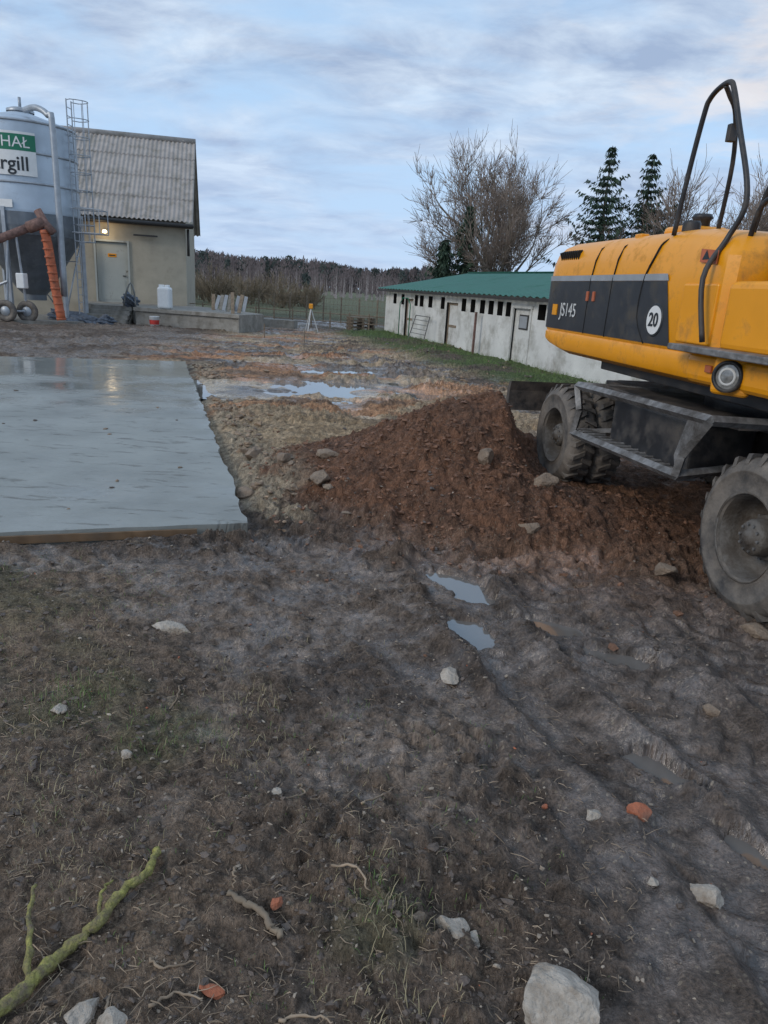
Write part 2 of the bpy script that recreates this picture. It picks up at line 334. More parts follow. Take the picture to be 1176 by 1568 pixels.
# ---------------------------------------------------------------- puddles
m,nt,b=newmat('puddle_water'); b.inputs['Base Color'].default_value=(.15,.135,.12,1); b.inputs['Roughness'].default_value=.03; b.inputs['IOR'].default_value=1.95
n_=nt.nodes.new('ShaderNodeTexNoise'); n_.inputs['Scale'].default_value=4; t_=nt.nodes.new('ShaderNodeTexCoord'); nt.links.new(t_.outputs['Object'],n_.inputs['Vector'])
bp_=nt.nodes.new('ShaderNodeBump'); bp_.inputs['Strength'].default_value=.04; bp_.inputs['Distance'].default_value=.02; nt.links.new(n_.outputs['Fac'],bp_.inputs['Height']); nt.links.new(bp_.outputs['Normal'],b.inputs['Normal'])
M['water']=m
V=[];F=[]
for k,(cx,cy,rx,ry,an,dp,lv) in enumerate(PUD):
    b0=len(V)
    for j in range(28):
        t=2*math.pi*j/28; c,s=math.cos(an),math.sin(an); ex,ey=rx*1.4*math.cos(t),ry*1.4*math.sin(t)
        V.append((cx+ex*c-ey*s,cy+ex*s+ey*c,lv-k*.0003))
    F.append(tuple(range(b0,b0+28)))
mk('puddle_water',V,F,'water')

# ---------------------------------------------------------------- concrete slab
m,nt,b=newmat('fresh_concrete'); N=nt.nodes; Lk=nt.links
tc=node('ShaderNodeTexCoord')
na=node('ShaderNodeTexNoise',i_Scale=.8,i_Detail=7,i_Roughness=.6); Lk.new(tc.outputs['Object'],na.inputs['Vector'])
cr=node('ShaderNodeValToRGB'); cr.color_ramp.elements[0].position=.3; cr.color_ramp.elements[1].position=.7; cr.color_ramp.elements[0].color=(.205,.212,.195,1); cr.color_ramp.elements[1].color=(.315,.325,.30,1); Lk.new(na.outputs['Fac'],cr.inputs['Fac'])
mp=node('ShaderNodeMapping'); mp.inputs['Scale'].default_value=(1.3,4.2,1); mp.inputs['Rotation'].default_value=(0,0,-.32); Lk.new(tc.outputs['Object'],mp.inputs['Vector'])
nb=node('ShaderNodeTexNoise',i_Scale=1.5,i_Detail=7,i_Roughness=.68,i_Distortion=.9); Lk.new(mp.outputs[0],nb.inputs['Vector'])
c2=node('ShaderNodeValToRGB'); c2.color_ramp.elements[0].position=.575; c2.color_ramp.elements[1].position=.65; Lk.new(nb.outputs['Fac'],c2.inputs['Fac'])
mfac=node('ShaderNodeMath',operation='MULTIPLY'); mfac.inputs[1].default_value=.8; Lk.new(c2.outputs['Color'],mfac.inputs[0])
mx=node('ShaderNodeMixRGB'); mx.inputs['Color2'].default_value=(.12,.112,.095,1); Lk.new(mfac.outputs[0],mx.inputs['Fac']); Lk.new(cr.outputs['Color'],mx.inputs['Color1']); Lk.new(mx.outputs[0],b.inputs['Base Color'])
nc=node('ShaderNodeTexNoise',i_Scale=.6,i_Detail=5,i_Roughness=.6); Lk.new(tc.outputs['Object'],nc.inputs['Vector'])
sp=node('ShaderNodeSeparateXYZ'); Lk.new(tc.outputs['Object'],sp.inputs[0])
sm_=node('ShaderNodeMath',operation='ADD'); Lk.new(mrange(sp.outputs['Y'],9.5,15,-.03,.26),sm_.inputs[0]); Lk.new(nc.outputs['Fac'],sm_.inputs[1])
Lk.new(mrange(sm_.outputs[0],.44,.70,.55,.09),b.inputs['Roughness'])
nd=node('ShaderNodeTexNoise',i_Scale=11,i_Detail=5); Lk.new(tc.outputs['Object'],nd.inputs['Vector'])
bh=node('ShaderNodeMath',operation='MULTIPLY_ADD'); bh.inputs[1].default_value=-1.2; Lk.new(c2.outputs['Color'],bh.inputs[0]); Lk.new(nd.outputs['Fac'],bh.inputs[2])
bp=node('ShaderNodeBump'); bp.inputs['Distance'].default_value=.014; Lk.new(mrange(sm_.outputs[0],.5,.75,.5,.05),bp.inputs['Strength']); Lk.new(bh.outputs[0],bp.inputs['Height']); Lk.new(bp.outputs['Normal'],b.inputs['Normal'])
M['slab']=m
out=[]
def sp_(u,v): return (SA[0]+SU[0]*u+SV[0]*v, SA[1]+SU[1]*u+SV[1]*v)
for k in range(60): out.append(sp_(14*k/60,random.uniform(-.014,.014)))
out+= [sp_(14,0),sp_(14,12)]
for k in range(40): out.append(sp_(14-14*k/40,12+random.uniform(-.04,.04)))
for k in range(90): out.append(sp_(random.uniform(-.03,.02),12-12*k/90))
n=len(out); V=[(x,y,.03) for x,y in out]+[(x,y,-.15) for x,y in out]
F=[tuple(range(n))[::-1]]+[(k,(k+1)%n,n+(k+1)%n,n+k) for k in range(n)]
mk('concrete_slab',V,F,'slab')
c=sp_(2.7,-.03); box('formwork_board',(c[0],c[1],-.025),(4.6,.022,.06),'board',rz=math.atan2(SU[1],SU[0]))

# ---------------------------------------------------------------- excavator
EX=empty('wheeled_excavator',(3.30,5.99,0),math.atan2(-.986,.166))
P=lambda s,w,z:(s,-w,z)
def arc(cx,cy,r,a0,a1,n=7): return [(cx+r*math.cos(math.radians(a0+(a1-a0)*k/n)),cy+r*math.sin(math.radians(a0+(a1-a0)*k/n))) for k in range(n+1)]
def outline(ins=0):
    o=[]; W=1.2-ins; R=.45; e=-2.95+ins
    o+=[(.66-ins,W-.06)]; o+=[(.60-ins,W)]
    for k in range(1,16): o.append((.60-ins+(-2.45-.60+ins)*k/16,W))
    o+=arc(e+R,W-R,R,90,180,8)
    o+=arc(e+R,-(W-R),R,180,270,8)
    o+=[(-.75,-W),(-.75,0.30+ins),(.66-ins,.30+ins)]
    return o
levels=[(1.36,.10),(1.40,.02),(1.44,0),(1.56,0),(1.58,.012),(1.60,0),(2.08,.0),(2.26,.014),(2.36,.04),(2.43,.09),(2.475,.17),(2.49,.28)]
V=[];F=[]; n=len(outline())
for (z,ins) in levels:
    for (s,w) in outline(ins):
        lift=0
        if z<1.57: lift=.16*max(0,min(1,(-2.1-s)/.85))**1.3*(1.57-z)/.21
        dip=-.07*max(0,(s+.1)/.76)*(1 if z>2.3 else 0) if s>-.1 else 0
        dent=.035*math.exp(-((s+.05)/.16)**2-((z-2.30)/.10)**2) if w>1 else 0
        V.append(P(s,w-dent,z+lift+dip))
for i in range(len(levels)-1):
    for k in range(n): F.append((i*n+k,(i+1)*n+k,(i+1)*n+(k+1)%n,i*n+(k+1)%n))
F.append(tuple(range(n))); F.append(tuple((len(levels)-1)*n+k for k in range(n))[::-1])
o=mk('engine_hood_and_counterweight',V,F,'yellow',EX,True)
o.data.set_sharp_from_angle(angle=math.radians(35))
def wrap(name,z0,z1,off,m,front0=.06,front1=-.12):
    pts=[(s,w) for (s,w) in outline(-off)[1:25] if s<front1-.05]
    V=[];F=[]
    V.append(P(front0,1.2+off,z0)); V.append(P(front1,1.2+off,z1))
    for s,w in pts: V+= [P(s,w,z0),P(s,w,z1)]
    for k in range(len(V)//2-1): F.append((2*k,2*k+1,2*k+3,2*k+2))
    return mk(name,V,F,m,EX)
wrap('side_stripe',1.605,2.09,.006,'stripe')
wrap('stripe_trim',2.093,2.145,.007,'grey',front0=-.10,front1=-.13)
for s0,s1 in [(-1.57,-1.53),(-1.1,-1.06)]:
    tube('panel_seam',[P(s0,1.203,1.6),P(s0+.02,1.203,2.1),P(s0+.05,1.19,2.28),P(s0+.06,1.15,2.385),P(s0+.07,1.04,2.45)],.008,'dark',EX,6)
tube('panel_seam',[P(-.35,1.203,1.6),P(-.52,1.203,1.8),P(-.5,1.203,2.1),P(-.4,1.19,2.28),P(-.37,1.15,2.385),P(-.35,1.04,2.45)],.009,'dark',EX,6,sp=4)
for k in range(9): box('louvre_slat',P(-2.42+k*.055,1.158,2.34),(.02,.06,.1),'dark',EX,rot=(math.radians(22),0,0))
for s in (-1.66,-1.52): box('latch',P(s+.1,1.21,1.95),(.045,.02,.09),'orange',EX,bevel=.004)
text('model_lettering','JS145',.19,'decal',EX,P(-2.00,1.212,1.80),(math.pi/2,0,0),bold=.0)
box('logo_plate',P(-2.36,1.212,1.80),(.12,.01,.11),'yellow',EX)
lathe('speed_plate',[(0,0),(.125,0),(.13,-.004)],'signd',EX,32,P(-.215,1.212,1.79),(math.pi/2,0,0),False)
lathe('speed_plate_disc',[(0,0),(.112,0),(.112,-.004)],'white',EX,32,P(-.215,1.217,1.79),(math.pi/2,0,0),False)
text('speed_digits','20',.15,'signd',EX,P(-.215,1.221,1.788),(math.pi/2,0,0))
mk('warning_sticker',[P(.28,1.205,2.22),P(.50,1.205,2.20),P(.50,1.205,2.29),P(.28,1.205,2.31)],[(0,1,2,3)],'orange',EX)
mk('warning_triangle',[P(.31,1.208,2.235),P(.40,1.208,2.235),P(.355,1.208,2.30)],[(0,1,2)],'signd',EX)
box('toolbox',P(1.16,.78,1.86),(.96,.86,.46),'yellow',EX,bevel=.05)
box('step_plate',P(.98,.86,1.625),(1.35,1.0,.045),'worn',EX,bevel=.008)
box('lower_side_panel',P(.95,.78,1.49),(1.25,.86,.22),'yellow',EX,bevel=.06)
box('tank_side_door',P(.36,1.2,1.86),(.44,.03,.42),'yellow',EX,bevel=.014)
ln=empty('work_lamp',(0,0,0)); ln.parent=EX; ln.location=P(.93,1.23,1.48); ln.rotation_euler=(math.pi/2,0,math.radians(28))
box('lamp_surround',(0,0,-.03),(.27,.26,.07),'yellow',ln,bevel=.05)
lathe('lamp_housing',[(.02,-.10),(.09,-.09),(.105,0),(.105,.045),(.085,.05),(.082,.03)],'black',ln,28)
lathe('lamp_lens',[(0,.042),(.05,.038),(.084,.03)],'glass',ln,28)
lathe('lamp_reflector_ring',[(.045,.041),(.055,.044),(.06,.038)],'decal',ln,28)
box('orange_marker',P(.66,1.222,1.50),(.07,.02,.05),'orange',EX,bevel=.005)
lathe('exhaust_stub',[(.0,.14),(.07,.14),(.085,.11),(.065,.09),(.065,0)],'black',EX,20,P(-.55,.75,2.5))
lathe('fuel_cap',[(.0,.08),(.06,.08),(.07,.06),(.07,0)],'black',EX,20,P(-.35,.95,2.48))
box('hood_bump',P(-.62,.75,2.50),(.35,.4,.09),'yellow',EX,bevel=.04)
box('hood_hinge',P(-1.05,1.0,2.48),(.12,.08,.04),'yellow',EX,bevel=.01)
def rail(w,ds=0,w2=1.29):
    return [P(-.33+ds,w,2.44),P(-.25+ds,w,2.95),P(-.18+ds,w,3.28),P(-.14+ds,w,3.36),P(-.04+ds,w,3.41),P(.09+ds,w,3.42),P(.16+ds,w,3.35),P(.30+ds,w,3.1),P(.50+ds,w,2.74),P(.53+ds,w,2.55),P(.47+ds,w+.05,2.36),P(.50+ds,w2,2.1),P(.63+ds,w2,1.68)]
tube('handrail_outer',rail(1.1),.019,'black',EX,12,sp=5)
tube('handrail_inner',[P(-.25,.78,2.46),P(-.12,.84,2.95),P(-.02,.95,3.25),P(.01,1.04,3.36),P(.04,1.1,3.41)],.017,'black',EX,12,sp=5)
box('handrail_clamp',P(-.06,.93,3.14),(.05,.06,.12),'black',EX,bevel=.008)
tube('handrail_front',[P(.45,.95,2.38),P(.55,.97,2.66),P(.72,.98,2.86),P(.95,1.0,2.93),P(1.2,1.0,2.88),P(1.3,1.0,2.5),P(1.3,1.0,2.1)],.018,'black',EX,12,sp=5)
tube('handrail_low',[P(.50,1.0,2.35),P(.62,1.03,2.58),P(.85,1.03,2.62),P(1.0,1.03,2.45),P(1.0,1.03,2.1)],.018,'black',EX,12,sp=5)
for k in range(4): tube('hydraulic_hose',[P(.62,.55+.1*k,2.1),P(.75,.6+.1*k,2.38+.04*k),P(1.0,.5+.05*k,2.45),P(1.35,.2,2.3)],.02,'black',EX,8,sp=5)
box('valve_block',P(.85,.75,2.18),(.3,.35,.25),'black',EX,bevel=.02)
box('upper_deck',P(.1,0,1.32),(3.2,2.0,.10),'black',EX,bevel=.01)
box('cab_base',P(.55,-.78,1.62),(2.0,.84,.5),'yellow',EX,bevel=.05)
box('cab_glass',P(.55,-.78,2.35),(1.6,.80,1.0),'dglass',EX,bevel=.08)
box('cab_roof',P(.55,-.78,2.9),(1.75,.88,.12),'yellow',EX,bevel=.04)
for a_ in (-.25,1.35):
    for w_ in (-.38,-1.18): box('cab_pillar',P(a_,w_,2.35),(.08,.06,1.05),'black',EX)
V=[];F=[]
bo=[(.6,1.6,.32),(1.2,2.3,.36),(2.2,3.0,.38),(3.2,3.3,.34),(4.4,3.1,.26)]
for s,z,hh in bo:
    V+=[P(s,.17,z-hh/2),P(s,-.17,z-hh/2),P(s,-.17,z+hh/2),P(s,.17,z+hh/2)]
for i in range(len(bo)-1):
    for k in range(4): F.append((i*4+k,i*4+(k+1)%4,i*4+4+(k+1)%4,i*4+4+k))
F+=[(3,2,1,0),(16,17,18,19)]
mk('boom',V,F,'yellow',EX); box('dipper_arm',P(4.7,0,2.15),(.3,.26,2.2),'yellow',EX,bevel=.04)
V=[];pr=[(4.5,1.1),(5.1,1.05),(5.25,.6),(5.0,.25),(4.5,.12),(4.25,.4)]
for w in (.45,-.45): V+=[P(s,w,z) for s,z in pr]
F=[tuple(range(6)),tuple(range(11,5,-1))]+[(k,6+k,6+(k+1)%6,(k+1)%6) for k in range(1,6)]
mk('bucket',V,F,'worn',EX)
lathe('slew_ring',[(.62,1.08),(.66,1.12),(.66,1.26),(.60,1.30)],'black',EX,36)
box('chassis_frame',P(-.25,0,.88),(4.0,.9,.42),'chassis',EX,bevel=.03)
box('chassis_top_plate',P(-.25,0,1.10),(3.2,1.5,.05),'chassis',EX,bevel=.01)
box('side_tank',P(-.2,.85,.88),(1.3,.55,.42),'black',EX,bevel=.03)
box('side_tank_left',P(-.2,-.85,.88),(1.3,.55,.42),'black',EX,bevel=.03)
def wheel(s,w,side):
    E=empty('twin_wheel'); E.parent=EX; E.location=P(s,w,.52); E.rotation_euler=(math.pi/2,0,0) if side>0 else (-math.pi/2,0,0)
    for zz in (0,-.31):
        prof=[(.275,-.02),(.285,.0),(.30,0.004),(.31,-.004),(.36,.012),(.42,.012),(.425,.018),(.435,.012),(.47,-.002),(.495,-.025),(.512,-.06),(.512,-.22),(.495,-.255),(.44,-.285),(.36,-.29),(.30,-.28),(.275,-.26)]
        lathe('tyre',prof,'tyre',E,56,(0,0,zz))
        V=[];F=[]
        for k in range(24):
            for sd in (0,1):
                a0=2*math.pi*(k+sd*.5)/24; b0=len(V)
                za,zb=(-.005,-.15) if sd==0 else (-.275,-.13)
                for (rr_,zq,da) in [(.538,za-.03*(1-2*sd),0),(.538,zb,.10),(.50,zb,.10),(.470,za+.006*(1-2*sd),0)]:
                    for dd in (-.042,.042): V.append((rr_*math.cos(a0+da+dd),rr_*math.sin(a0+da+dd),zq))
                F+=[(b0,b0+1,b0+3,b0+2),(b0,b0+2,b0+4,b0+6),(b0+1,b0+7,b0+5,b0+3),(b0,b0+6,b0+7,b0+1),(b0+2,b0+3,b0+5,b0+4)]
        t=mk('tyre_lugs',V,F,'tyre',E); t.location=(0,0,zz)
        lathe('rim',[(.282,.0),(.295,.008),(.285,-.012),(.268,-.03),(.262,-.12),(.25,-.19),(.20,-.23),(.15,-.225),(.145,-.15),(.0,-.15)],'rim',E,48,(0,0,zz))
    lathe('hub',[(.125,-.20),(.12,-.07),(.105,-.045),(.05,-.04),(.045,-.02),(0,-.02)],'rim',E,28)
    V=[];F=[]
    for k in range(10):
        a=2*math.pi*k/10; tubegeo([(.172*math.cos(a),.172*math.sin(a),-.23),(.172*math.cos(a),.172*math.sin(a),-.185)],.014,6,V,F)
        tubegeo([(.088*math.cos(a),.088*math.sin(a),-.045),(.088*math.cos(a),.088*math.sin(a),-.03)],.010,6,V,F)
    mk('wheel_nuts',V,F,'worn',E)
for s in (1.42,-1.88):
    wheel(s,1.25,1); wheel(s,-1.25,-1)
    tube('axle',[P(s,.95,.53),P(s,-.95,.53)],.12,'chassis',EX,14); box('axle_housing',P(s,0,.55),(.36,.6,.34),'chassis',EX,bevel=.06)
def bar(n,a,b_,t,m='worn'):
    return tube(n,[a,b_],t,m,EX,4,False)
fr=[(P(-1.30,1.30,1.12),P(.92,1.30,1.18)),(P(-1.26,1.30,.66),P(.62,1.30,.72)),(P(-1.30,1.30,1.12),P(-1.18,1.30,.90)),(P(-1.18,1.30,.90),P(-1.26,1.30,.66)),(P(.62,1.30,.72),P(.66,1.30,.88)),(P(.66,1.30,.88),P(.92,1.30,1.18)),
    (P(-1.30,1.30,1.12),P(-1.0,.6,1.12)),(P(.62,1.3,.72),P(.6,.6,.8)),(P(-1.26,1.3,.66),P(-1.0,.6,.75)),(P(.92,1.3,1.18),P(.9,.7,1.16))]
for a,b_ in fr: bar('step_frame_bar',a,b_,.038)
mk('step_gusset',[P(.62,1.305,.72),P(.66,1.305,.88),P(.92,1.305,1.18),P(.66,1.305,1.16),P(.56,1.305,.86)],[(0,1,2,3,4)],'worn',EX)
box('step_tread',P(-.32,1.20,.69),(1.85,.16,.03),'worn',EX,bevel=.005)
box('step_top_plate',P(-.19,.92,1.13),(2.2,.30,.03),'chassis',EX,bevel=.005)
for k in range(14): bar('tread_grip',P(-1.2+k*.13,1.12,.71),P(-1.2+k*.13,1.29,.71),.012)
V=[];F=[];pr=[(-3.20,.92),(-3.28,.90),(-3.33,.82),(-3.34,.7),(-3.30,.58),(-3.22,.56),(-3.24,.66),(-3.24,.8)]
for w in (1.32,-1.32): V+=[P(s,w,z) for s,z in pr]
F=[tuple(range(8))[::-1],tuple(range(8,16))]+[(k,(k+1)%8,8+(k+1)%8,8+k) for k in range(8)]
mk('dozer_blade',V,F,'chassis',EX)
box('blade_arm',P(-2.75,.4,.68),(1.0,.14,.2),'chassis',EX,bevel=.02); box('blade_arm_left',P(-2.75,-.4,.68),(1.0,.14,.2),'chassis',EX,bevel=.02)

# ---------------------------------------------------------------- silo
SI=empty('feed_silo',(-13.6,28.0,0)); R=1.76
prof=[(R,3.69)]; zz=3.69
while zz<6.55:
    zz+=.06; prof.append((R+(.012 if int(zz/.06)%2 else 0),zz))
prof+=[(R+.03,6.58),(R,6.62),(.42,7.02),(.40,7.08)]
lathe('silo_body',prof,'galv',SI,64)
for z in (4.65,5.6,6.56): lathe('ring_seam',[(R+.01,z-.04),(R+.04,z-.03),(R+.04,z+.03),(R+.01,z+.04)],'galvr',SI,64)
lathe('silo_lid',[(.45,7.06),(.45,7.14),(.3,7.2),(0,7.22)],'galvr',SI,32)
tube('lid_vent',[(0,0,7.2),(0,0,7.55)],.05,'galvr',SI)
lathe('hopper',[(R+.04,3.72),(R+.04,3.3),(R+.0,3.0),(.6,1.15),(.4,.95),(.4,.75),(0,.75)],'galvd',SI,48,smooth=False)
for k in range(6):
    a=2*math.pi*(k+.5)/6; x,y=(R+.02)*math.cos(a),(R+.02)*math.sin(a)
    box('leg',(x,y,1.9),(.13,.13,3.9),'galvr',SI,rz=a,bevel=.01)
    a2=2*math.pi*(k+1.5)/6; x2,y2=(R+.02)*math.cos(a2),(R+.02)*math.sin(a2)
    if k%2: tube('brace',[(x,y,.4),(x2,y2,3.2)],.03,'galvr',SI,6)
lathe('foundation_pad',[(2.3,-.1),(2.3,.12),(0,.12)],'conc',SI,32,smooth=False)
def arcpanel(name,a0,a1,z0,z1,rad,m):
    V=[];F=[]
    for k in range(17):
        a=math.radians(a0+(a1-a0)*k/16); V+=[(rad*math.sin(a),-rad*math.cos(a),z0),(rad*math.sin(a),-rad*math.cos(a),z1)]
    for k in range(16): F.append((2*k,2*k+2,2*k+3,2*k+1))
    mk(name,V,F,m,SI,True)
arcpanel('sign_panel',-44,38,4.85,6.20,R+.05,'white'); arcpanel('sign_band',-44,38,5.62,6.12,R+.054,'signg')
th=math.radians(5)
text('sign_lettering_top','MICHAŁ',.48,'white',SI,((R+.06)*math.sin(th),-(R+.06)*math.cos(th),5.86),(math.pi/2,0,th),bend=R+.06,bold=0)
text('sign_lettering','Cargill',.62,'signd',SI,((R+.06)*math.sin(th),-(R+.06)*math.cos(th),5.2),(math.pi/2,0,th),bend=R+.06,bold=.012)
box('small_label',(.1,-R-.05,3.95),(.5,.01,.25),'white',SI)
LD=empty('caged_ladder',(-11.75,27.7,0))
ls=[]
for y in (-.2,.2): ls.append(([(0,y,.3),(0,y,7.5)],.022))
for k in range(26): ls.append(([(0,-.2,.5+k*.27),(0,.2,.5+k*.27)],.013))
for k in range(9):
    z=2.9+k*.57; ls.append(([(0,-.2,z)]+[(.08+.36*math.sin(t)*1.6,-.36*math.cos(t),z) for t in np.linspace(.2,math.pi-.2,9)]+[(0,.2,z)],.016))
for t in np.linspace(.4,math.pi-.4,5): ls.append(([(.08+.36*math.sin(t)*1.6,-.36*math.cos(t),2.9),(.08+.36*math.sin(t)*1.6,-.36*math.cos(t),7.45)],.012))
for z in (2.2,4.6,6.4): ls.append(([(0,0,z),(-.5,.1,z)],.02))
multitube('ladder_and_hoops',ls,'galvr',LD)
multitube('landing_rail',[([(0,-.4,3.2),(1.0,-.4,3.2),(1.0,.4,3.2),(0,.4,3.2)],.02),([(0,-.4,4.0),(1.0,-.4,4.0),(1.0,.4,4.0),(0,.4,4.0)],.02)]+[([(a,b_,3.2),(a,b_,4.0)],.018) for a in (.5,1.0) for b_ in (-.4,.4)],'galvr',LD)
tube('filling_pipe',[(-12.9,26.9,6.95),(-12.3,26.4,6.95),(-11.8,26.15,6.7),(-11.65,26.1,6.2),(-11.65,26.1,1.0)],.10,'galvr',None,12,sp=5)
AU=empty('grain_auger')
tube('auger_tube',[(-15.6,25.75,1.95),(-12.25,25.75,3.30)],.14,'rust',AU,14)
tube('auger_head',[(-12.55,25.75,3.18),(-12.0,25.75,3.40)],.19,'rust',AU,14)
tube('auger_spout',[(-12.2,25.75,3.75),(-11.98,25.75,3.36),(-11.72,25.78,3.06)],.13,'rust',AU,12)
tube('discharge_hose',[(-12.05,25.8,3.15),(-11.97,25.85,2.6),(-11.87,25.9,1.4),(-11.72,25.9,.2)],.15,'orange',AU,14,sp=4)
for k in range(12): 
    t=k/11; p=Vector((-12.03,25.8,3.05)).lerp(Vector((-11.73,25.9,.25)),t)
    lathe('hose_rib',[(.152,-.03),(.167,0),(.152,.03)],'orange',AU,14,p)
for x,y in ((-13.5,25.6),(-12.95,26.0)):
    lathe('carriage_wheel',[(.0,-.05),(.2,-.05),(.22,-.09),(.34,-.09),(.37,-.03),(.37,.03),(.34,.09),(.22,.09),(.2,.05),(0,.05)],'tyre',AU,24,(x,y,.42),(math.pi/2,0,0))
    lathe('carriage_rim',[(.0,.055),(.16,.055),(.17,.03)],'galvr',AU,20,(x,y-.01,.42),(math.pi/2,0,0))
multitube('carriage_frame',[([(-13.5,25.7,.42),(-13.3,25.75,2.8)],.04),([(-12.95,26.0,.42),(-13.0,25.75,2.95)],.04),([(-13.5,25.7,.42),(-12.95,26,.42)],.04),([(-14.6,25.7,.9),(-13.4,25.7,1.4)],.05)],'galvr',AU)
box('motor_box',(-12.9,25.7,1.45),(.28,.3,.5),'white',AU,bevel=.03)

# ---------------------------------------------------------------- plastered farm building
BU=empty('farm_building',(-9.42,33.5,-.2),math.radians(13)); BU.scale=(1.105,1.105,1.105)
Wd=15.0; ov=.35
def wallpanels(name,parent,xs_,zs_,holes,m,y=0):
    V=[];F=[]
    for i in range(len(xs_)-1):
        for j in range(len(zs_)-1):
            if (i,j) in holes: continue
            b0=len(V); V+=[(xs_[i],y,zs_[j]),(xs_[i+1],y,zs_[j]),(xs_[i+1],y,zs_[j+1]),(xs_[i],y,zs_[j+1])]; F.append((b0,b0+1,b0+2,b0+3))
    mk(name,V,F,m,parent)
wallpanels('front_wall',BU,[-Wd,-3.40,-2.22,0],[-.2,.72,3.05,4.0],{(1,1)},'plaster')
D=9.0; rz_=7.55
mk('gable_and_back_walls',[(0,0,-.2),(0,D,-.2),(0,D,4.0),(0,D/2,rz_-.1),(0,0,4.0),(-Wd,0,-.2),(-Wd,D,-.2),(-Wd,D,4.0),(-Wd,D/2,rz_-.1),(-Wd,0,4.0)],[(0,1,2,3,4),(5,9,8,7,6),(1,6,7,2)],'plaster',BU)
box('door_leaf',(-2.81,.10,1.88),(1.16,.05,2.3),'doorgrey',BU)
for x in (-3.43,-2.19): box('door_frame',(x,-.01,1.9),(.07,.1,2.42),'doorgrey',BU)
box('door_head',(-2.81,-.01,3.08),(1.2,.1,.07),'doorgrey',BU)
box('door_kick_panel',(-2.81,.07,1.25),(.9,.012,.75),'doorgrey',BU); box('door_handle',(-2.38,.05,1.8),(.12,.05,.03),'trim',BU)
box('door_sign',(-2.81,.068,2.55),(.32,.01,.13),'yellow',BU); box('door_sign_text',(-2.81,.06,2.55),(.24,.008,.04),'signd',BU)
def corr(name,parent,x0,x1,ya,za,yb,zb,m,wl=.177,amp=.028,rows=4):
    V=[];F=[]; nxx=int((x1-x0)/wl*6)
    for r in range(rows):
        t0=r/rows;t1=(r+1)/rows+.012; b0=len(V)
        for k in range(nxx+1):
            x=x0+(x1-x0)*k/nxx; w=amp*math.sin(2*math.pi*(x-x0)/wl)
            for t,l in ((t0,.03),(t1,0)):
                V.append((x,ya+(yb-ya)*t,za+(zb-za)*t+w+l))
        for k in range(nxx): a=b0+2*k; F.append((a,a+2,a+3,a+1))
    return mk(name,V,F,m,parent,True)
corr('roof_front',BU,-Wd-.2,.3,-ov,3.92,D/2,rz_,'fibre')
corr('roof_back',BU,-Wd-.2,.3,D+ov,3.92,D/2,rz_,'fibre')
tube('ridge_cap',[(-Wd-.2,D/2,rz_+.02),(.3,D/2,rz_+.02)],.13,'fibre',BU,10)
box('fascia',(-Wd/2+.05,-ov-.02,3.80),(Wd+.5,.04,.16),'trim',BU)
box('soffit',(-Wd/2+.05,-ov/2-.02,3.73),(Wd+.48,ov,.03),'wood',BU)
tube('gutter',[(-Wd-.2,-ov-.11,3.84),(.33,-ov-.11,3.80)],.07,'trim',BU,8)
tube('downpipe',[(.10,-.12,3.7),(.10,-.1,2.7)],.05,'trim',BU,8)
mk('gable_verge',[(.31,-ov,3.9),(.31,D/2,rz_+.05),(.31,D/2,rz_-.12),(.31,-ov,3.73)],[(0,1,2,3)],'trim',BU)
box('lamp_bracket',(-3.0,-.1,3.42),(.06,.22,.05),'trim',BU)
lathe('wall_lamp',[(0,-.07),(.08,-.05),(.09,0),(.06,.05),(0,.06)],'lamp',BU,16,(-3.0,-.24,3.40))
box('wall_pipe_bracket',(-1.5,-.2,3.35),(.9,.06,.06),'trim',BU)
pl=bpy.data.lights.new('door_lamp_light','POINT'); pl.energy=9; pl.color=(1,.75,.45); pl.shadow_soft_size=.1; pl.specular_factor=.1
po=bpy.data.objects.new('door_lamp_light',pl); link(po,BU); po.location=(-3.0,-.5,3.35)
PLT=empty('loading_platform')
A=Vector((-10.1,28.75)); Bq=Vector((-5.85,27.65)); d=(Bq-A).normalized(); nn=Vector((-d.y,d.x))
tp=[A,Bq,Bq+nn*2.2,Vector((-8.9,33.9)),Vector((-14.0,32.7)),Vector((-12.4,29.75)),Vector((-10.2,29.5))]
z1=.66; n=len(tp)
V=[(p.x,p.y,z1) for p in tp]+[(p.x,p.y,-.1) for p in tp]
mk('platform_body',V,[tuple(range(n))]+[(k,n+k,n+(k+1)%n,(k+1)%n) for k in range(n)],'conc',PLT)
c=(A+Bq)/2; box('platform_edge',(c.x,c.y-nn.y*.03,z1-.05),((Bq-A).length+.1,.12,.14),'conc',PLT,rz=math.atan2(d.y,d.x),bevel=.01)
for k in range(4): box('step',(-11.25,28.7+k*.24,.085+k*.165),(1.6,.26,.165),'conc',PLT,bevel=.01)
for k in range(4): box('step_fill',(-11.25,29.0+k*.24,-.01+k*.083),(1.58,.4,.165*k+.02),'conc',PLT)
CN=empty('plastic_canister',(-9.0,28.95,z1)); box('body',(0,0,.42),(.50,.45,.82),'plast',CN,bevel=.09); lathe('cap',[(.0,.91),(.09,.91),(.1,.85),(.1,.80)],'plast',CN,16,(.1,0,0)); box('grip',(-.12,0,.86),(.22,.06,.1),'plast',CN,bevel=.02)
BK=empty('paint_bucket',(-9.05,27.75,0)); lathe('shell',[(0,.02),(.15,.02),(.19,.42),(.2,.43),(.18,.42),(.14,.05)],'plast',BK,24); lathe('label',[(.168,.14),(.183,.3)],'redw',BK,24); tube('wire_grip',[(-.19,0,.4),(-.1,-.1,.28),(.1,-.1,.28),(.19,0,.4)],.008,'wire',BK,5,sp=3)
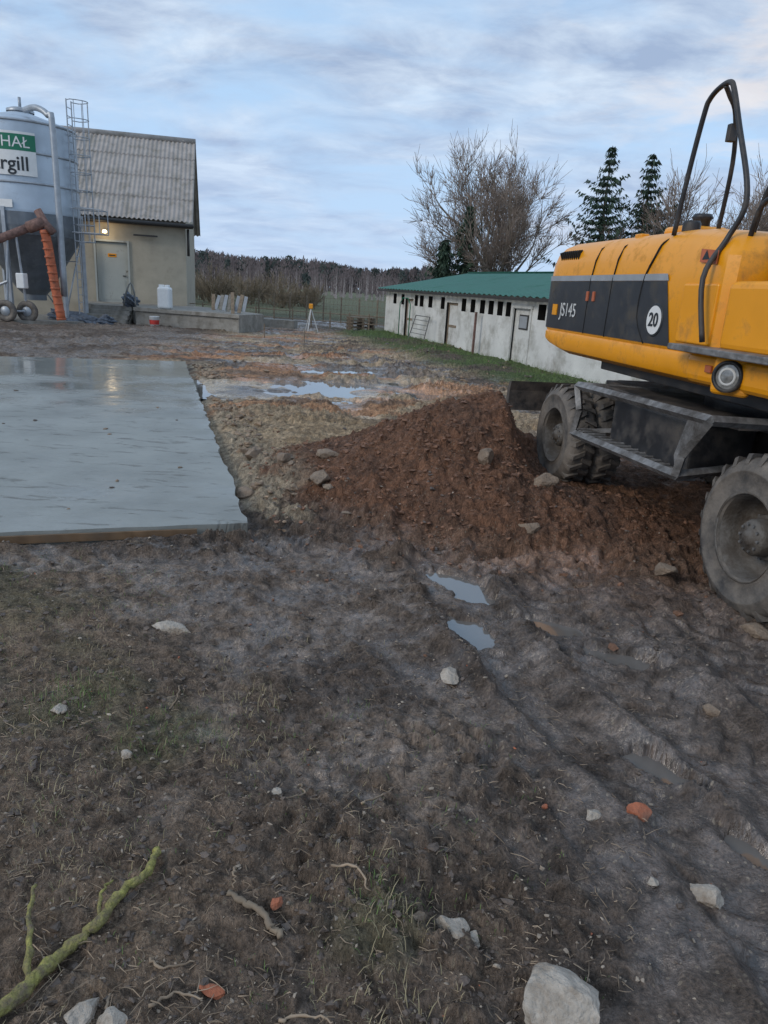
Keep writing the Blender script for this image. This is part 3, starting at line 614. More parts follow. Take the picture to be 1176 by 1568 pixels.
for k in range(9):
    x=-7.1+k*.16; a=random.uniform(-.12,.25)
    box('leaning_board',(x,28.9-.35*(x+7.1)/1.3+random.uniform(-.05,.1),z1+.38),(.13,.04,.75+random.uniform(-.2,.1)),random.choice(['wood','conc','grey']),PLT,rot=(random.uniform(-.35,-.15),a,0))
tube('hand_truck_rail',[(-10.6,28.9,.7),(-10.45,28.8,1.2),(-10.3,28.9,1.55),(-10.15,28.85,1.2),(-10.1,28.8,.7)],.03,'wire',PLT,8,sp=3)
def lump(name,loc,s,m,seed=0,parent=None,sub=4,amp=.25,ang=0,cuts=14):
    bm=bmesh.new(); bmesh.ops.create_icosphere(bm,subdivisions=sub,radius=1); rr=random.Random(seed)
    pl_=[(Vector([rr.gauss(0,1) for _ in range(3)]).normalized(),rr.uniform(.5,.85)) for _ in range(cuts)]
    for v in bm.verts:
        for nrm,dd in pl_:
            t=v.co.dot(nrm)
            if t>dd: v.co-=nrm*(t-dd)*.97
        q=v.co*1.6; v.co*=1+amp*.25*(math.sin(q.x*3+seed)*math.sin(q.y*2.7+seed*2)+.4*math.sin(q.z*7+seed*3+q.x*5)+.25*math.sin(q.y*13+q.x*9))
        v.co.x*=s[0];v.co.y*=s[1];v.co.z*=s[2]
    me=bpy.data.meshes.new(name); bm.to_mesh(me); bm.free(); me.materials.append(M[m]); me.shade_smooth(); me.set_sharp_from_angle(angle=math.radians(20))
    o=bpy.data.objects.new(name,me); link(o,parent); o.location=loc; o.rotation_euler=(rr.uniform(-.2,.2),rr.uniform(-.2,.2),ang); return o
lump('sack_pile',(-12.0,27.4,.15),(.9,.4,.28),'blue',4,amp=1.2,cuts=4); lump('sack_pile',(-11.0,27.5,.12),(.5,.35,.2),'blue',9,amp=1.2,cuts=4)
lump('rag_heap',(-10.55,29.3,.9),(.35,.3,.25),'blue',12,amp=1.2,cuts=4)

# ---------------------------------------------------------------- long livestock barn
BA=empty('livestock_barn',(BO[0],BO[1],0),math.atan2(BD[1],BD[0]))
ue=[(1,1.4),(2,2.35),(3.55,3.9),(4.1,4.5),(5,5.4),(6.2,6.55),(8,8.35),(8.7,9.05),(9.4,9.75),(10.0,10.35),(10.6,10.95),(11.15,11.45),(13.0,13.4),(13.9,14.3),(14.8,15.2),(15.9,16.3),(17,17.4),(18.1,18.5),(20,20.4),(21.5,21.9)]
doors=[(2.5,3.4,1.62),(6.75,7.7,1.62)]
LB=24; H=1.9; TH=.25
xsb=sorted(set([0,LB]+[a for q in ue for a in q]+[a for q in doors for a in q[:2]]+[11.6,12.7]))
holes=set()
zsb=[-.3,0.02,1.36,1.60,1.76,H+.05]
for i in range(len(xsb)-1):
    xm=(xsb[i]+xsb[i+1])/2
    for a,b_ in ue:
        if a<xm<b_: holes|={(i,2),(i,3)}
    for a,b_,hh in doors:
        if a<xm<b_: holes|={(i,1),(i,2)}
    if 11.6<xm<12.7: holes|={(i,1),(i,2)}
wallpanels('front_wall',BA,xsb,zsb,holes,'whitewash')
V=[];F=[]
def reveal(a,b_,z0,z1):
    b0=len(V); 
    for (x,z) in ((a,z0),(b_,z0),(b_,z1),(a,z1)): V.extend([(x,0,z),(x,TH,z)])
    for k in range(4): F.append((b0+2*k,b0+2*((k+1)%4),b0+2*((k+1)%4)+1,b0+2*k+1))
for a,b_ in ue: reveal(a,b_,1.36,1.76)
for a,b_,hh in doors: reveal(a,b_,.02,1.60)
reveal(11.6,12.7,.02,1.60)
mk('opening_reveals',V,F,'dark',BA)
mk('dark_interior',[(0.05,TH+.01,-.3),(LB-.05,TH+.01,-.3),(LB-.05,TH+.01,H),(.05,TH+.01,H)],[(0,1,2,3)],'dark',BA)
for a,b_,hh in doors:
    box('door_leaf',((a+b_)/2,.12,.81),(b_-a,.04,1.58),'whitewash',BA)
    for k in (.05,.8,1.53): box('door_rail',((a+b_)/2,.09,k+.03),(b_-a-.02,.02,.08),'wood',BA)
    for q in (a+.04,b_-.04): box('door_stile',(q,.088,.81),(.06,.02,1.55),'wood',BA)
box('hatch_leaf',(12.15,.10,.81),(1.1,.04,1.58),'whitewash',BA)
box('hatch_window',(12.15,.07,1.25),(.5,.02,.4),'trim',BA); box('hatch_pane',(12.15,.055,1.25),(.42,.012,.32),'grey',BA)
for q in (11.62,12.68): box('hatch_jamb',(q,-.01,.82),(.06,.05,1.6),'whitewash',BA)
box('hatch_lintel',(12.15,-.012,1.66),(1.2,.05,.08),'whitewash',BA)
BW=8.0; RZ=2.8
mk('gable_walls',[(0,0,-.3),(0,BW,-.3),(0,BW,H),(0,BW/2,RZ-.1),(0,0,H+.05),(LB,0,-.3),(LB,BW,-.3),(LB,BW,H),(LB,BW/2,RZ-.1),(LB,0,H+.05)],[(0,4,3,2,1),(5,6,7,8,9),(1,2,7,6)],'whitewash',BA)
corr('roof_front',BA,-.35,LB+.3,-.3,1.90,BW/2,RZ,'green',wl=.35,amp=.022,rows=1)
corr('roof_back',BA,-.35,LB+.3,BW+.3,1.90,BW/2,RZ,'green',wl=.35,amp=.022,rows=1)
box('ridge_flashing',(LB/2,BW/2,RZ+.03),(LB+.7,.3,.03),'green',BA)
box('fascia',(LB/2,-.30,1.86),(LB+.7,.03,.07),'trim',BA)
box('wall_post',(9.7,-.25,.65),(.06,.06,1.5),'rust',BA)
multitube('wall_gate',[([(4.4,-.5,.1),(4.6,-.3,1.05),(6.0,-.3,1.05),(6.0,-.5,.1),(4.4,-.5,.1)],.02)]+[([(4.42,-.48+.03*k,.1+.16*k),(6.0,-.48+.03*k,.1+.16*k)],.012) for k in range(6)],'wire',BA)
tube('arched_gate_frame',[(2.3,-.15,0),(2.3,-.15,1.4),(2.6,-.15,1.62),(3.2,-.15,1.62),(3.5,-.15,1.4),(3.5,-.15,0)],.02,'signg',BA,6)
BH=empty('shed_behind',(12.5,34,0),math.atan2(BD[1],BD[0])); box('shed_wall',(0,0,1.3),(9,5,2.6),'plaster',BH); corr('shed_roof',BH,-5,5,-3,2.7,0,3.7,'fibre',rows=2); corr('shed_roof_back',BH,-5,5,3,2.7,0,3.7,'fibre',rows=2)

# ---------------------------------------------------------------- trees
def baretree(name,loc,h,seed,stems=3,spread=.5,depth=6,m=('bark','twig'),r0=.22,V=None,F=None,MI=None,twig=1.0,up=.12,extra=0):
    rr=random.Random(seed); own=V is None
    if own: V=[];F=[];MI=[]
    loc=Vector(loc)
    def grow(p,d,l,r,dep):
        nseg=3 if dep>1 else 2; pts=[p]; q=p; dd=d
        for k in range(nseg):
            dd=(dd+Vector((rr.gauss(0,.12),rr.gauss(0,.12),rr.gauss(0,.08)+.03))).normalized(); q=q+dd*l/nseg; pts.append(q)
        rs=[r*(1-.45*k/nseg) for k in range(nseg+1)]
        f0=len(F); tubegeo(pts,rs,6 if dep>4 else (4 if dep>3 else 3),V,F,cap=False); MI.extend([0 if dep>2 else 1]*(len(F)-f0))
        if dep==0: return
        nb_=rr.randint(2,3)+(1 if dep<=3 else 0)+(extra if dep<=2 or dep==4 else 0)
        for k in range(nb_):
            t=rr.uniform(.3,1.0) if k else 1.0; idx=min(int(t*nseg),nseg); bp=pts[idx]
            ang=rr.uniform(.3,.85)*(1.0 if k else .45); u,w=frame(dd); ph=rr.uniform(0,6.28)
            nd=(dd*math.cos(ang)+(u*math.cos(ph)+w*math.sin(ph))*math.sin(ang)).normalized()
            nd=(nd+Vector((0,0,up))).normalized()
            grow(bp,nd,l*rr.uniform(.60,.86),max(r*.55*rr.uniform(.7,1.1),.011*twig),dep-1)
    for s in range(stems):
        a=2*math.pi*s/stems+rr.uniform(-.4,.4); d=Vector((math.cos(a)*spread*rr.uniform(.3,1),math.sin(a)*spread*rr.uniform(.3,1),1)).normalized()
        grow(loc+Vector((math.cos(a)*.25,math.sin(a)*.25,-.2)),d,h*rr.uniform(.23,.29),r0*rr.uniform(.7,1),depth)
    if own:
        o=mk(name,V,F,list(m)); o.data.polygons.foreach_set('material_index',MI); return o
baretree('bare_tree',(6.5,50,0),14.6,3,stems=7,spread=.44,depth=6,r0=.30,twig=1.3,up=.14,extra=1)
for k,(x,y,h) in enumerate([(17.3,50,12.4),(20.0,51,13.4),(22.8,50,12.8),(26,52,12)]): baretree('bare_tree',(x,y,0),h,20+k,stems=4,spread=.36,depth=5,r0=.18,twig=1.6,up=.15,extra=1)
def spruce(name,loc,h,rad,seed):
    rr=random.Random(seed); V=[];F=[];MI=[]
    tubegeo([(0,0,-.2),(0,0,h*.5),(0,0,h)],[.2,.12,.02],7,V,F); MI+= [1]*len(F)
    z=h*.06
    while z<h*.99:
        t=z/h; L_=rad*(1-t)**.78*rr.uniform(.55,1.15)+.12; nb_=rr.randint(5,7); off=rr.uniform(0,6.28)
        for k in range(nb_):
            a=off+2*math.pi*k/nb_+rr.uniform(-.3,.3); l=L_*rr.uniform(.5,1.2); ca,sa=math.cos(a),math.sin(a)
            nsg=max(4,int(l*7))
            for j in range(nsg):
                u=(j+.6)/nsg; px=l*u; pz=z-.30*l*u+.45*l*u*u
                for q in range(3):
                    sd=rr.uniform(-1,1)*(.08+.30*l*(1-u)*.6); sz=rr.uniform(.10,.22)*(1.1-.3*u)
                    cx,cy,cz=ca*px-sa*sd,sa*px+ca*sd,pz+rr.uniform(-.08,.04); b0=len(V)
                    dx=Vector((rr.gauss(0,1)+ca*1.2,rr.gauss(0,1)+sa*1.2,rr.gauss(0,.4)-.9)).normalized()*sz*1.6; dw=Vector((rr.gauss(0,1),rr.gauss(0,1),rr.gauss(0,1))).normalized()*sz*.45
                    c=Vector((cx,cy,cz)); V+= [tuple(c-dw),tuple(c+dx-Vector((0,0,sz*.5))),tuple(c+dw),tuple(c-dx*.4)]; F.append((b0,b0+1,b0+2,b0+3)); MI.append(0)
        z+=h*.032*rr.uniform(.75,1.3)
    o=mk(name,V,F,['needle','needleb']); o.data.polygons.foreach_set('material_index',MI); o.location=loc; return o
spruce('spruce_tree',(12.9,50,0),11.3,4.2,1); spruce('spruce_tree',(15.7,50.5,0),11.1,3.5,2)
spruce('spruce_tree',(4.2,48.5,0),7.2,2.3,3); spruce('spruce_tree',(2.8,48,0),5.1,2.0,4)
def woodland(name,n,x0,x1,y0,y1,hf,seed,mats,pp=.15,den=70,tw=.12):
    rr=random.Random(seed); V=[];F=[];MI=[]
    for i in range(n):
        x=rr.uniform(x0,x1); y=rr.uniform(y0,y1); h=hf(x,y)*rr.uniform(.86,1.10); pine=rr.random()<pp
        b0=len(V); w=.15+.1*rr.random(); V+=[(x-w,y,-.5),(x+w,y,-.5),(x,y,h*.9)]; F.append((b0,b0+1,b0+2)); MI.append(1 if not pine else 0)
        cr=h*.2
        for k in range(den if not pine else den*2):
            t=rr.uniform(.12 if not pine else .4,1); ph=rr.uniform(0,6.28); r=cr*math.sin(math.pi*min(1,(t-.1)/.93))**.6*rr.random()**.5
            c=Vector((x+r*math.cos(ph),y+r*math.sin(ph),h*t)); b0=len(V)
            if pine: d=Vector((rr.gauss(0,.5),rr.gauss(0,.2),rr.gauss(0,.3))); wv=Vector((rr.gauss(0,.3),0,rr.gauss(0,.4)))
            else: d=Vector((math.cos(ph)*.5+rr.gauss(0,.2),rr.gauss(0,.2),1)).normalized()*h*.12; wv=Vector((tw,0,0))
            V+=[tuple(c-wv),tuple(c+wv),tuple(c+d)]; F.append((b0,b0+1,b0+2)); MI.append(2 if pine else 0)
    o=mk(name,V,F,mats); o.data.polygons.foreach_set('material_index',MI); return o
woodland('distant_forest',1100,-150,60,270,330,lambda x,y:(11.2-.032*(x+83) if x<-10 else 8.9)*(1+.08*math.sin(x*.13)),5,['farwood','farbirch','farpine'],pp=.25,den=60,tw=.24)
woodland('distant_forest',260,60,260,250,330,lambda x,y:9,6,['farwood','farbirch','farpine'],pp=.3,den=50,tw=.24)
woodland('birch_wood',190,-60,0,120,170,lambda x,y:4.4,8,['farwood','farbirch','farpine'],pp=.02,den=60,tw=.05)
V=[];F=[];MI=[]
rr=random.Random(4)
for k in range(34):
    x=rr.uniform(-21,-7); y=rr.uniform(58,75)
    baretree('x',(x,y,0),rr.uniform(3.4,5.6)*(1.0 if x<-11 else .7),100+k,stems=6,spread=.6,depth=3,r0=.05,V=V,F=F,MI=MI,twig=1.6)
o=mk('bush_thicket',V,F,['thicket','thicket'])

# ---------------------------------------------------------------- fence, pallets, tripod
fs=[]
fp=[(-9,44),(-6,42),(-3,40.5),(0,39),(2,38.5)]
for (a,b_) in zip(fp[:-1],fp[1:]):
    for k in range(3):
        x=a[0]+(b_[0]-a[0])*k/3;y=a[1]+(b_[1]-a[1])*k/3; fs.append(([(x,y,-.1),(x,y,1.35)],.04))
    for z in (.2,.45,.7,.95,1.25): fs.append(([(a[0],a[1],z),(b_[0],b_[1],z)],.008))
    for k in range(14):
        x=a[0]+(b_[0]-a[0])*k/14;y=a[1]+(b_[1]-a[1])*k/14; fs.append(([(x,y,.1),(x,y,1.25)],.006))
multitube('wire_fence',fs,'wood',None,5)
fs=[]
for k in range(14): 
    x=-12+k*.9; y=36.5-.25*k; fs.append(([(x,y,-.1),(x,y,.8)],.035))
for z in (.35,.7): fs.append(([(-12,36.5,z),(-.3,33.25,z)],.02))
multitube('post_and_rail_fence',fs,'wood',None,5)
PA=empty('pallet_stack',(-1.6,34.0,0),.3)
for j in range(4):
    for k in range(5): box('slat',(0,-.45+k*.22,.16+j*.15),(1.2,.12,.025),'wood',PA)
    for k in (-.5,0,.5): box('bearer',(k,0,.09+j*.15),(.1,1.0,.09),'wood',PA)
TR=empty('survey_tripod',(-3.55,31.0,0))
multitube('legs',[([(0,0,.95),(.35*math.cos(a),.35*math.sin(a),-.05)],.022) for a in (0.3,2.4,4.5)],'decal',TR)
box('laser_level',(0,0,1.05),(.16,.14,.2),'yellow',TR,bevel=.02)
multitube('stake_row',[([(-4.6,26,-.1),(-4.6,26,.5)],.02),([(-3.0,24.5,-.1),(-3.0,24.5,.45)],.02)],'wood')
box('yellow_marker_box',(-6.4,33.6,.25),(.5,.35,.4),'yellow',None,bevel=.04)
box('block_stack',(-5.2,33.0,.15),(1.6,.5,.4),'conc',None,rz=-.2,bevel=.02)

# ---------------------------------------------------------------- loose material on the ground
PHI=(1+5**.5)/2
ICO=np.array([(-1,PHI,0),(1,PHI,0),(-1,-PHI,0),(1,-PHI,0),(0,-1,PHI),(0,1,PHI),(0,-1,-PHI),(0,1,-PHI),(PHI,0,-1),(PHI,0,1),(-PHI,0,-1),(-PHI,0,1)])/1.9
ICF=[(0,11,5),(0,5,1),(0,1,7),(0,7,10),(0,10,11),(1,5,9),(5,11,4),(11,10,2),(10,7,6),(7,1,8),(3,9,4),(3,4,2),(3,2,6),(3,6,8),(3,8,9),(4,9,5),(2,4,11),(6,2,10),(8,6,7),(9,8,1)]
def scatter(name,x,y,s,m,sink=.3):
    z,K=terrain(x,y); keep=(K['ins']<.05)&(K['pd']<.5); x,y,s,z=x[keep],y[keep],s[keep],z[keep]; n=len(x)
    th=rng.uniform(0,6.28,n); v=ICO[None]*rng.uniform(.45,1.35,(n,12,1))*np.stack([rng.uniform(.8,1.6,n),rng.uniform(.6,1.1,n),rng.uniform(.35,.8,n)],1)[:,None,:]*s[:,None,None]
    c,s_=np.cos(th)[:,None],np.sin(th)[:,None]
    vx=v[...,0]*c-v[...,1]*s_+x[:,None]; vy=v[...,0]*s_+v[...,1]*c+y[:,None]; vz=v[...,2]+(z+s*(.5-sink))[:,None]
    co=np.stack([vx,vy,vz],-1).reshape(-1,3); f=(np.array(ICF)[None]+12*np.arange(n)[:,None,None]).reshape(-1,3)
    me=bpy.data.meshes.new(name); me.from_pydata(co.tolist(),[],f.tolist()); me.materials.append(M[m])
    link(bpy.data.objects.new(name,me))
def pers(n,y0,y1,k=.62):
    y=y0*np.exp(rng.random(n)*math.log(y1/y0)); x=rng.uniform(-k,k,n)*y*1.0; return x,y
def sz(n,a,b): return a*np.exp(rng.random(n)**2.4*math.log(b/a))
n=8000; x,y=pers(n,1.25,6.5); s=sz(n,.003,.022); k=(x<.55)|(rng.random(n)<.18); scatter('soil_clods',x[k],y[k],s[k]*(.55+.13*y[k]),'clod',.40)
n=3600; x,y=pers(n,1.2,7); s=sz(n,.002,.011); k=(x<.8)|(rng.random(n)<.25); scatter('gravel',x[k],y[k],s[k]*(.6+.12*y[k]),'grit',.3)
n=60; x,y=pers(n,1.3,8); scatter('brick_crumbs',x,y,sz(n,.003,.012)*(.6+.12*y),'brick',.3)
n=4200; x=rng.normal(.65,1.1,n);y=rng.normal(7,1.05,n); s=sz(n,.004,.032); scatter('heap_clods',x,y,s,'clodb',.3)
n=1500; t=rng.random(n)**.8*12; u=-np.abs(rng.normal(0,.4,n))-.04; x=SA[0]+SU[0]*u+SV[0]*t; y=SA[1]+SU[1]*u+SV[1]*t; s=sz(n,.008,.06)*(.7+.04*y); k=rng.random(n)<.5
scatter('rubble',x[k],y[k],s[k],'stoneb',.2); scatter('rubble',x[~k],y[~k],s[~k],'clodt',.2)
n=900; y=9+rng.random(n)**1.1*18; x=-4.2+rng.random(n)*7.5; s=sz(n,.008,.045)*(.6+.04*y); k=rng.random(n)<.35; scatter('yard_clods',x[k],y[k],s[k],'clod',.3); scatter('yard_clods',x[~k],y[~k],s[~k],'clodt',.3)
ST=[(-1.16,3.73,.12,.06,.03,'stone'),(.40,3.33,.065,.05,.04,'stone'),(-1.43,2.85,.042,.034,.025,'stone'),(.88,2.32,.045,.03,.02,'stone'),(1.18,1.975,.062,.05,.035,'stone'),
(.295,1.77,.05,.055,.055,'stone'),(.36,1.75,.028,.024,.025,'stone'),(.556,1.50,.12,.10,.07,'stone'),(-.725,1.43,.055,.04,.03,'stone'),(-.64,1.41,.05,.04,.03,'stone'),(-1.01,2.54,.03,.026,.02,'stone'),
(-.62,6.5,.19,.11,.09,'stoneb'),(1.45,6.4,.12,.09,.08,'stoneb'),(.95,6.75,.11,.08,.09,'stoneb'),(1.69,3.16,.05,.035,.025,'stoneb'),(.18,1.78,.03,.025,.02,'stoneb'),(-.35,2.35,.035,.025,.02,'stone'),
(-1.35,6.6,.10,.09,.07,'stoneb'),(-1.05,7.3,.13,.09,.07,'stoneb'),(-.6,7.1,.10,.09,.07,'stoneb'),(-1.5,7.9,.12,.1,.08,'stoneb'),(2.62,5.0,.07,.05,.05,'stoneb'),(1.0,2.0,.02,.02,.015,'stone'),(2.05,4.9,.1,.08,.06,'stoneb'),(1.2,5.6,.09,.06,.05,'stoneb')]
for k,(x,y,a,b_,c,mm_) in enumerate(ST): lump('stone',(x,y,tz(x,y)+c*.35),(a*1.15,b_*1.15,c*1.15),mm_,k+3,ang=k*1.3)
for k,(x,y,a,b_,c) in enumerate([(1.055,2.34,.055,.038,.045),(-.26,1.80,.026,.02,.018),(2.36,4.10,.10,.06,.045),(-.40,1.53,.05,.025,.02),(.70,2.35,.018,.014,.01)]): lump('brick_fragment',(x,y,tz(x,y)+c*.35),(a*1.1,b_*1.1,c*1.1),'brick' if k!=2 else 'stoneb',k+40,ang=k*.9+.4,cuts=18)
for k in range(26):
    u=random.uniform(.3,6); v=random.uniform(.2,8); x,y=sp_(u,v); c=random.uniform(.008,.03); lump('mortar_crumb',(x,y,.03+c*.2),(c*1.6,c,c*.6),random.choice(['clod','clodt','stoneb']),k+90,sub=2,cuts=6,ang=k)
def br(pts,r):
    P_=[(x,y,tz(x,y)+r[0]*.8+dz) for x,y,dz in pts]; PP=spline(P_,6); n=len(PP)
    rs=[(r[0]+(r[1]-r[0])*k/(n-1))*(1+.28*math.sin(k*2.3)*math.sin(k*.9)) for k in range(n)]
    PP=[p+Vector((random.gauss(0,.0035),random.gauss(0,.0035),0)) for p in PP]
    return tubegeo(PP,rs,9)
B1,F1=br([(-.96,1.38,.01),(-.90,1.50,.015),(-.86,1.62,.01),(-.79,1.70,.01),(-.755,1.80,.015),(-.70,1.86,.02),(-.70,1.97,.01)],(.022,.012))
B2,F2=br([(-.90,1.50,.02),(-.95,1.6,.03),(-1.0,1.70,.045),(-1.03,1.80,.05)],(.012,.005))
B3,F3=br([(-.79,1.71,.02),(-.81,1.78,.03),(-.80,1.84,.03)],(.007,.003))
mk('lichen_branch',B1+B2+B3,F1+[tuple(i+len(B1) for i in f) for f in F2]+[tuple(i+len(B1)+len(B2) for i in f) for f in F3],'lichen',None,True)
B1,F1=br([(-.42,1.84,.01),(-.37,1.79,.01),(-.32,1.78,.015),(-.27,1.72,.01),(-.235,1.70,.01)],(.009,.011)); mk('broken_branch',B1,F1,'wood',None,True)
for (a,b_,c) in [((-.27,2.45),(-.25,2.36),(-.32,2.25)),((-.95,3.1),(-.93,3.0),(-.95,2.92)),((-.43,1.95),(-.42,1.9),(-.41,1.86)),((-.6,1.6),(-.55,1.58),(-.47,1.6)),((-.68,1.5),(-.66,1.44),(-.64,1.38)),((-.2,1.45),(-.12,1.47),(-.05,1.44)),((-.55,1.45),(-.5,1.5),(-.42,1.49)),((-.1,1.95),(-.02,1.9),(.03,1.84)),((-.02,2.3),(.05,2.36),(.10,2.44))]:
    B1,F1=br([(*a,.003),(*b_,.005),(*c,.003)],(.005,.0025)); mk('broken_branch',B1,F1,'straw',None,True)
V=[];F=[]
n=3200; y=1.2*np.exp(rng.random(n)**1.2*math.log(5/1.2)); x=-.62*y+rng.random(n)**1.3*(.62*y+.5*y)
z,_=terrain(x,y)
for i in range(n):
    l=random.uniform(.012,.05)*(1 if random.random()<.88 else 2.2); a=random.uniform(0,6.28); p=Vector((x[i],y[i],z[i]+.003)); d=Vector((math.cos(a),math.sin(a),random.uniform(-.1,.2)))
    tubegeo([p,p+d*l*.5+Vector((random.gauss(0,.004),random.gauss(0,.004),.002)),p+d*l],[random.uniform(.0007,.0019)]*2+[.0006],3,V,F)
mk('straw_litter',V,F,'straw')
def blades(name,cl,m):
    V=[];F=[]
    for (cx,cy,rad,n,h) in cl:
        xs_=np.array([random.gauss(cx,rad*.5) for _ in range(n)]); ys_=np.array([random.gauss(cy,rad*.5) for _ in range(n)]); zs,_=terrain(xs_,ys_)
        for x,y,z in zip(xs_,ys_,zs):
            a=random.uniform(0,6.28); hh=h*random.uniform(.4,1.2); w=.0010+hh*.010; dx,dy=math.cos(a),math.sin(a); le=random.uniform(.2,1.1)*hh; b0=len(V)
            V+=[(x-dy*w,y+dx*w,z-.003),(x+dy*w,y-dx*w,z-.003),(x+dx*le*.4-dy*w*.8,y+dy*le*.4+dx*w*.8,z+hh*.6),(x+dx*le*.4+dy*w*.8,y+dy*le*.4-dx*w*.8,z+hh*.6),(x+dx*le,y+dy*le,z+hh*.85)]
            F+=[(b0,b0+1,b0+3,b0+2),(b0+2,b0+3,b0+4)]
    mk(name,V,F,m)
blades('grass_tufts',[(-1.42,2.98,.22,260,.035),(-.94,2.72,.25,150,.035),(.08,1.81,.15,80,.035),(-.69,2.77,.2,70,.03),(-.1,2.9,.2,25,.03)]+[(random.uniform(-3.2,-1.2),random.uniform(2.8,4.6),.35,55,.025) for _ in range(20)]+[(random.uniform(-1.2,.7),random.uniform(1.3,3),.08,7,.022) for _ in range(60)],'grass')
blades('dry_grass',[(.1,1.80,.16,110,.05),(.12,1.45,.18,130,.05),(-.55,3.05,.2,90,.05),(-.55,2.6,.15,50,.05),(-1.3,2.3,.4,240,.04),(-1.0,2.0,.3,120,.035),(-.1,1.55,.1,30,.04),(-1.7,3.2,.5,200,.035)]+[(random.uniform(-2.2,0),random.uniform(1.4,3.8),.18,20,.035) for _ in range(45)],'dgrass')
cl=[]
for k in range(260):
    u=random.uniform(.5,23); w=abs(random.gauss(0,1.0)); cl.append((BO[0]+BD[0]*u+BM[0]*(w+.1),BO[1]+BD[1]*u+BM[1]*(w+.1),.5,45,random.uniform(.07,.16)))
blades('grass_verge',cl,'grass')

# ---------------------------------------------------------------- sky
W=bpy.data.worlds.new('World'); S.world=W; W.use_nodes=True; nt=W.node_tree; N=nt.nodes; Lk=nt.links
bg=N['Background']; sky=N.new('ShaderNodeTexSky'); sky.sky_type='NISHITA'; sky.sun_disc=False; sky.sun_elevation=math.radians(28); sky.sun_rotation=math.radians(235)
g=node('ShaderNodeTexCoord'); sx=node('ShaderNodeSeparateXYZ'); Lk.new(g.outputs['Generated'],sx.inputs[0])
zc=node('ShaderNodeMath',operation='MAXIMUM'); zc.inputs[1].default_value=0; Lk.new(sx.outputs['Z'],zc.inputs[0])
za=node('ShaderNodeMath',operation='ADD'); za.inputs[1].default_value=.22; Lk.new(zc.outputs[0],za.inputs[0])
dx_=node('ShaderNodeMath',operation='DIVIDE'); dy_=node('ShaderNodeMath',operation='DIVIDE')
Lk.new(sx.outputs['X'],dx_.inputs[0]);Lk.new(za.outputs[0],dx_.inputs[1]);Lk.new(sx.outputs['Y'],dy_.inputs[0]);Lk.new(za.outputs[0],dy_.inputs[1])
cv=node('ShaderNodeCombineXYZ'); Lk.new(dx_.outputs[0],cv.inputs[0]);Lk.new(dy_.outputs[0],cv.inputs[1])
mp=node('ShaderNodeMapping'); mp.inputs['Rotation'].default_value=(0,0,.35); mp.inputs['Scale'].default_value=(.85,1.25,1); mp.inputs['Location'].default_value=(2.3,.7,0); Lk.new(cv.outputs[0],mp.inputs['Vector'])
c1=node('ShaderNodeTexNoise',i_Scale=1.5,i_Detail=8,i_Roughness=.58,i_Distortion=.35); Lk.new(mp.outputs[0],c1.inputs['Vector'])
c2=node('ShaderNodeTexNoise',i_Scale=3.8,i_Detail=8,i_Roughness=.6,i_Distortion=.3); Lk.new(mp.outputs[0],c2.inputs['Vector'])
r1=node('ShaderNodeValToRGB'); r1.color_ramp.elements[0].position=.38; r1.color_ramp.elements[1].position=.57; Lk.new(c1.outputs['Fac'],r1.inputs['Fac'])
r2=node('ShaderNodeValToRGB'); r2.color_ramp.elements[0].position=.36; r2.color_ramp.elements[1].position=.66; r2.color_ramp.elements[0].color=(.34,.44,.62,1); r2.color_ramp.elements[1].color=(.62,.73,.87,1); Lk.new(c2.outputs['Fac'],r2.inputs['Fac'])
sk=node('ShaderNodeVectorMath',operation='SCALE'); sk.inputs['Scale'].default_value=.10; Lk.new(sky.outputs[0],sk.inputs[0])
m1=node('ShaderNodeMixRGB'); m1.inputs['Fac'].default_value=.8; m1.inputs['Color2'].default_value=(.47,.69,.97,1); Lk.new(sk.outputs[0],m1.inputs['Color1'])
m2=node('ShaderNodeMixRGB'); Lk.new(r1.outputs['Color'],m2.inputs['Fac']); Lk.new(m1.outputs[0],m2.inputs['Color1']); Lk.new(r2.outputs['Color'],m2.inputs['Color2'])
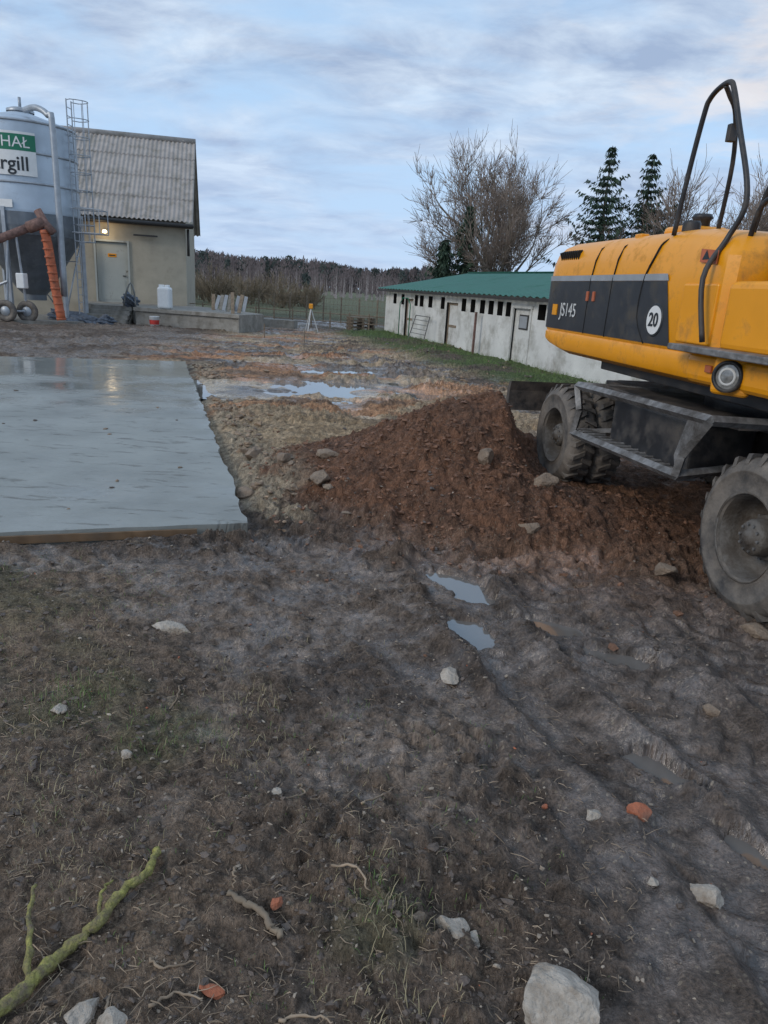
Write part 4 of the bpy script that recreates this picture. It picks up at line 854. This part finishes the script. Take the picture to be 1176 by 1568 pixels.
m3=node('ShaderNodeMixRGB'); m3.inputs['Color2'].default_value=(.50,.64,.87,1); Lk.new(mrange(zc.outputs[0],0,.25,.6,0),m3.inputs['Fac']); Lk.new(m2.outputs[0],m3.inputs['Color1'])
c3=node('ShaderNodeTexNoise',i_Scale=3.2,i_Detail=7,i_Roughness=.55)
mp3=node('ShaderNodeMapping'); mp3.inputs['Scale'].default_value=(1.2,1.2,4.5); mp3.inputs['Location'].default_value=(.3,.2,.6); Lk.new(g.outputs['Generated'],mp3.inputs['Vector']); Lk.new(mp3.outputs[0],c3.inputs['Vector'])
r3=node('ShaderNodeValToRGB'); r3.color_ramp.elements[0].position=.55; r3.color_ramp.elements[1].position=.66; Lk.new(c3.outputs['Fac'],r3.inputs['Fac'])
xm=node('ShaderNodeMath',operation='MULTIPLY'); Lk.new(mrange(sx.outputs['X'],0.05,.35,0,.6),xm.inputs[0]); Lk.new(r3.outputs['Color'],xm.inputs[1])
m4=node('ShaderNodeMixRGB'); m4.inputs['Color2'].default_value=(.84,.77,.74,1); Lk.new(xm.outputs[0],m4.inputs['Fac']); Lk.new(m3.outputs[0],m4.inputs['Color1'])
Lk.new(m4.outputs[0],bg.inputs['Color']); bg.inputs['Strength'].default_value=1.1
su=bpy.data.lights.new('sun','SUN'); su.energy=1.2; su.angle=math.radians(20); su.color=(1,.91,.80)
so=bpy.data.objects.new('sun',su); link(so)
az=math.radians(235); el=math.radians(28); dv=Vector((math.sin(az)*math.cos(el),math.cos(az)*math.cos(el),math.sin(el)))
so.rotation_euler=dv.to_track_quat('Z','Y').to_euler()

# ---------------------------------------------------------------- camera
cd=bpy.data.cameras.new('camera'); cd.sensor_fit='VERTICAL'; cd.sensor_height=36; cd.lens=36*1100/1568; cd.clip_end=3000; cd.clip_start=.05
co=bpy.data.objects.new('camera',cd); link(co)
Rm=Matrix.Rotation(math.radians(90-17.2),4,'X')@Matrix.Rotation(math.radians(3.5),4,'Z')
co.matrix_world=Matrix.Translation((0,0,1.9))@Rm
S.camera=co
S.view_settings.view_transform='Standard'; S.view_settings.look='None'; S.view_settings.exposure=0
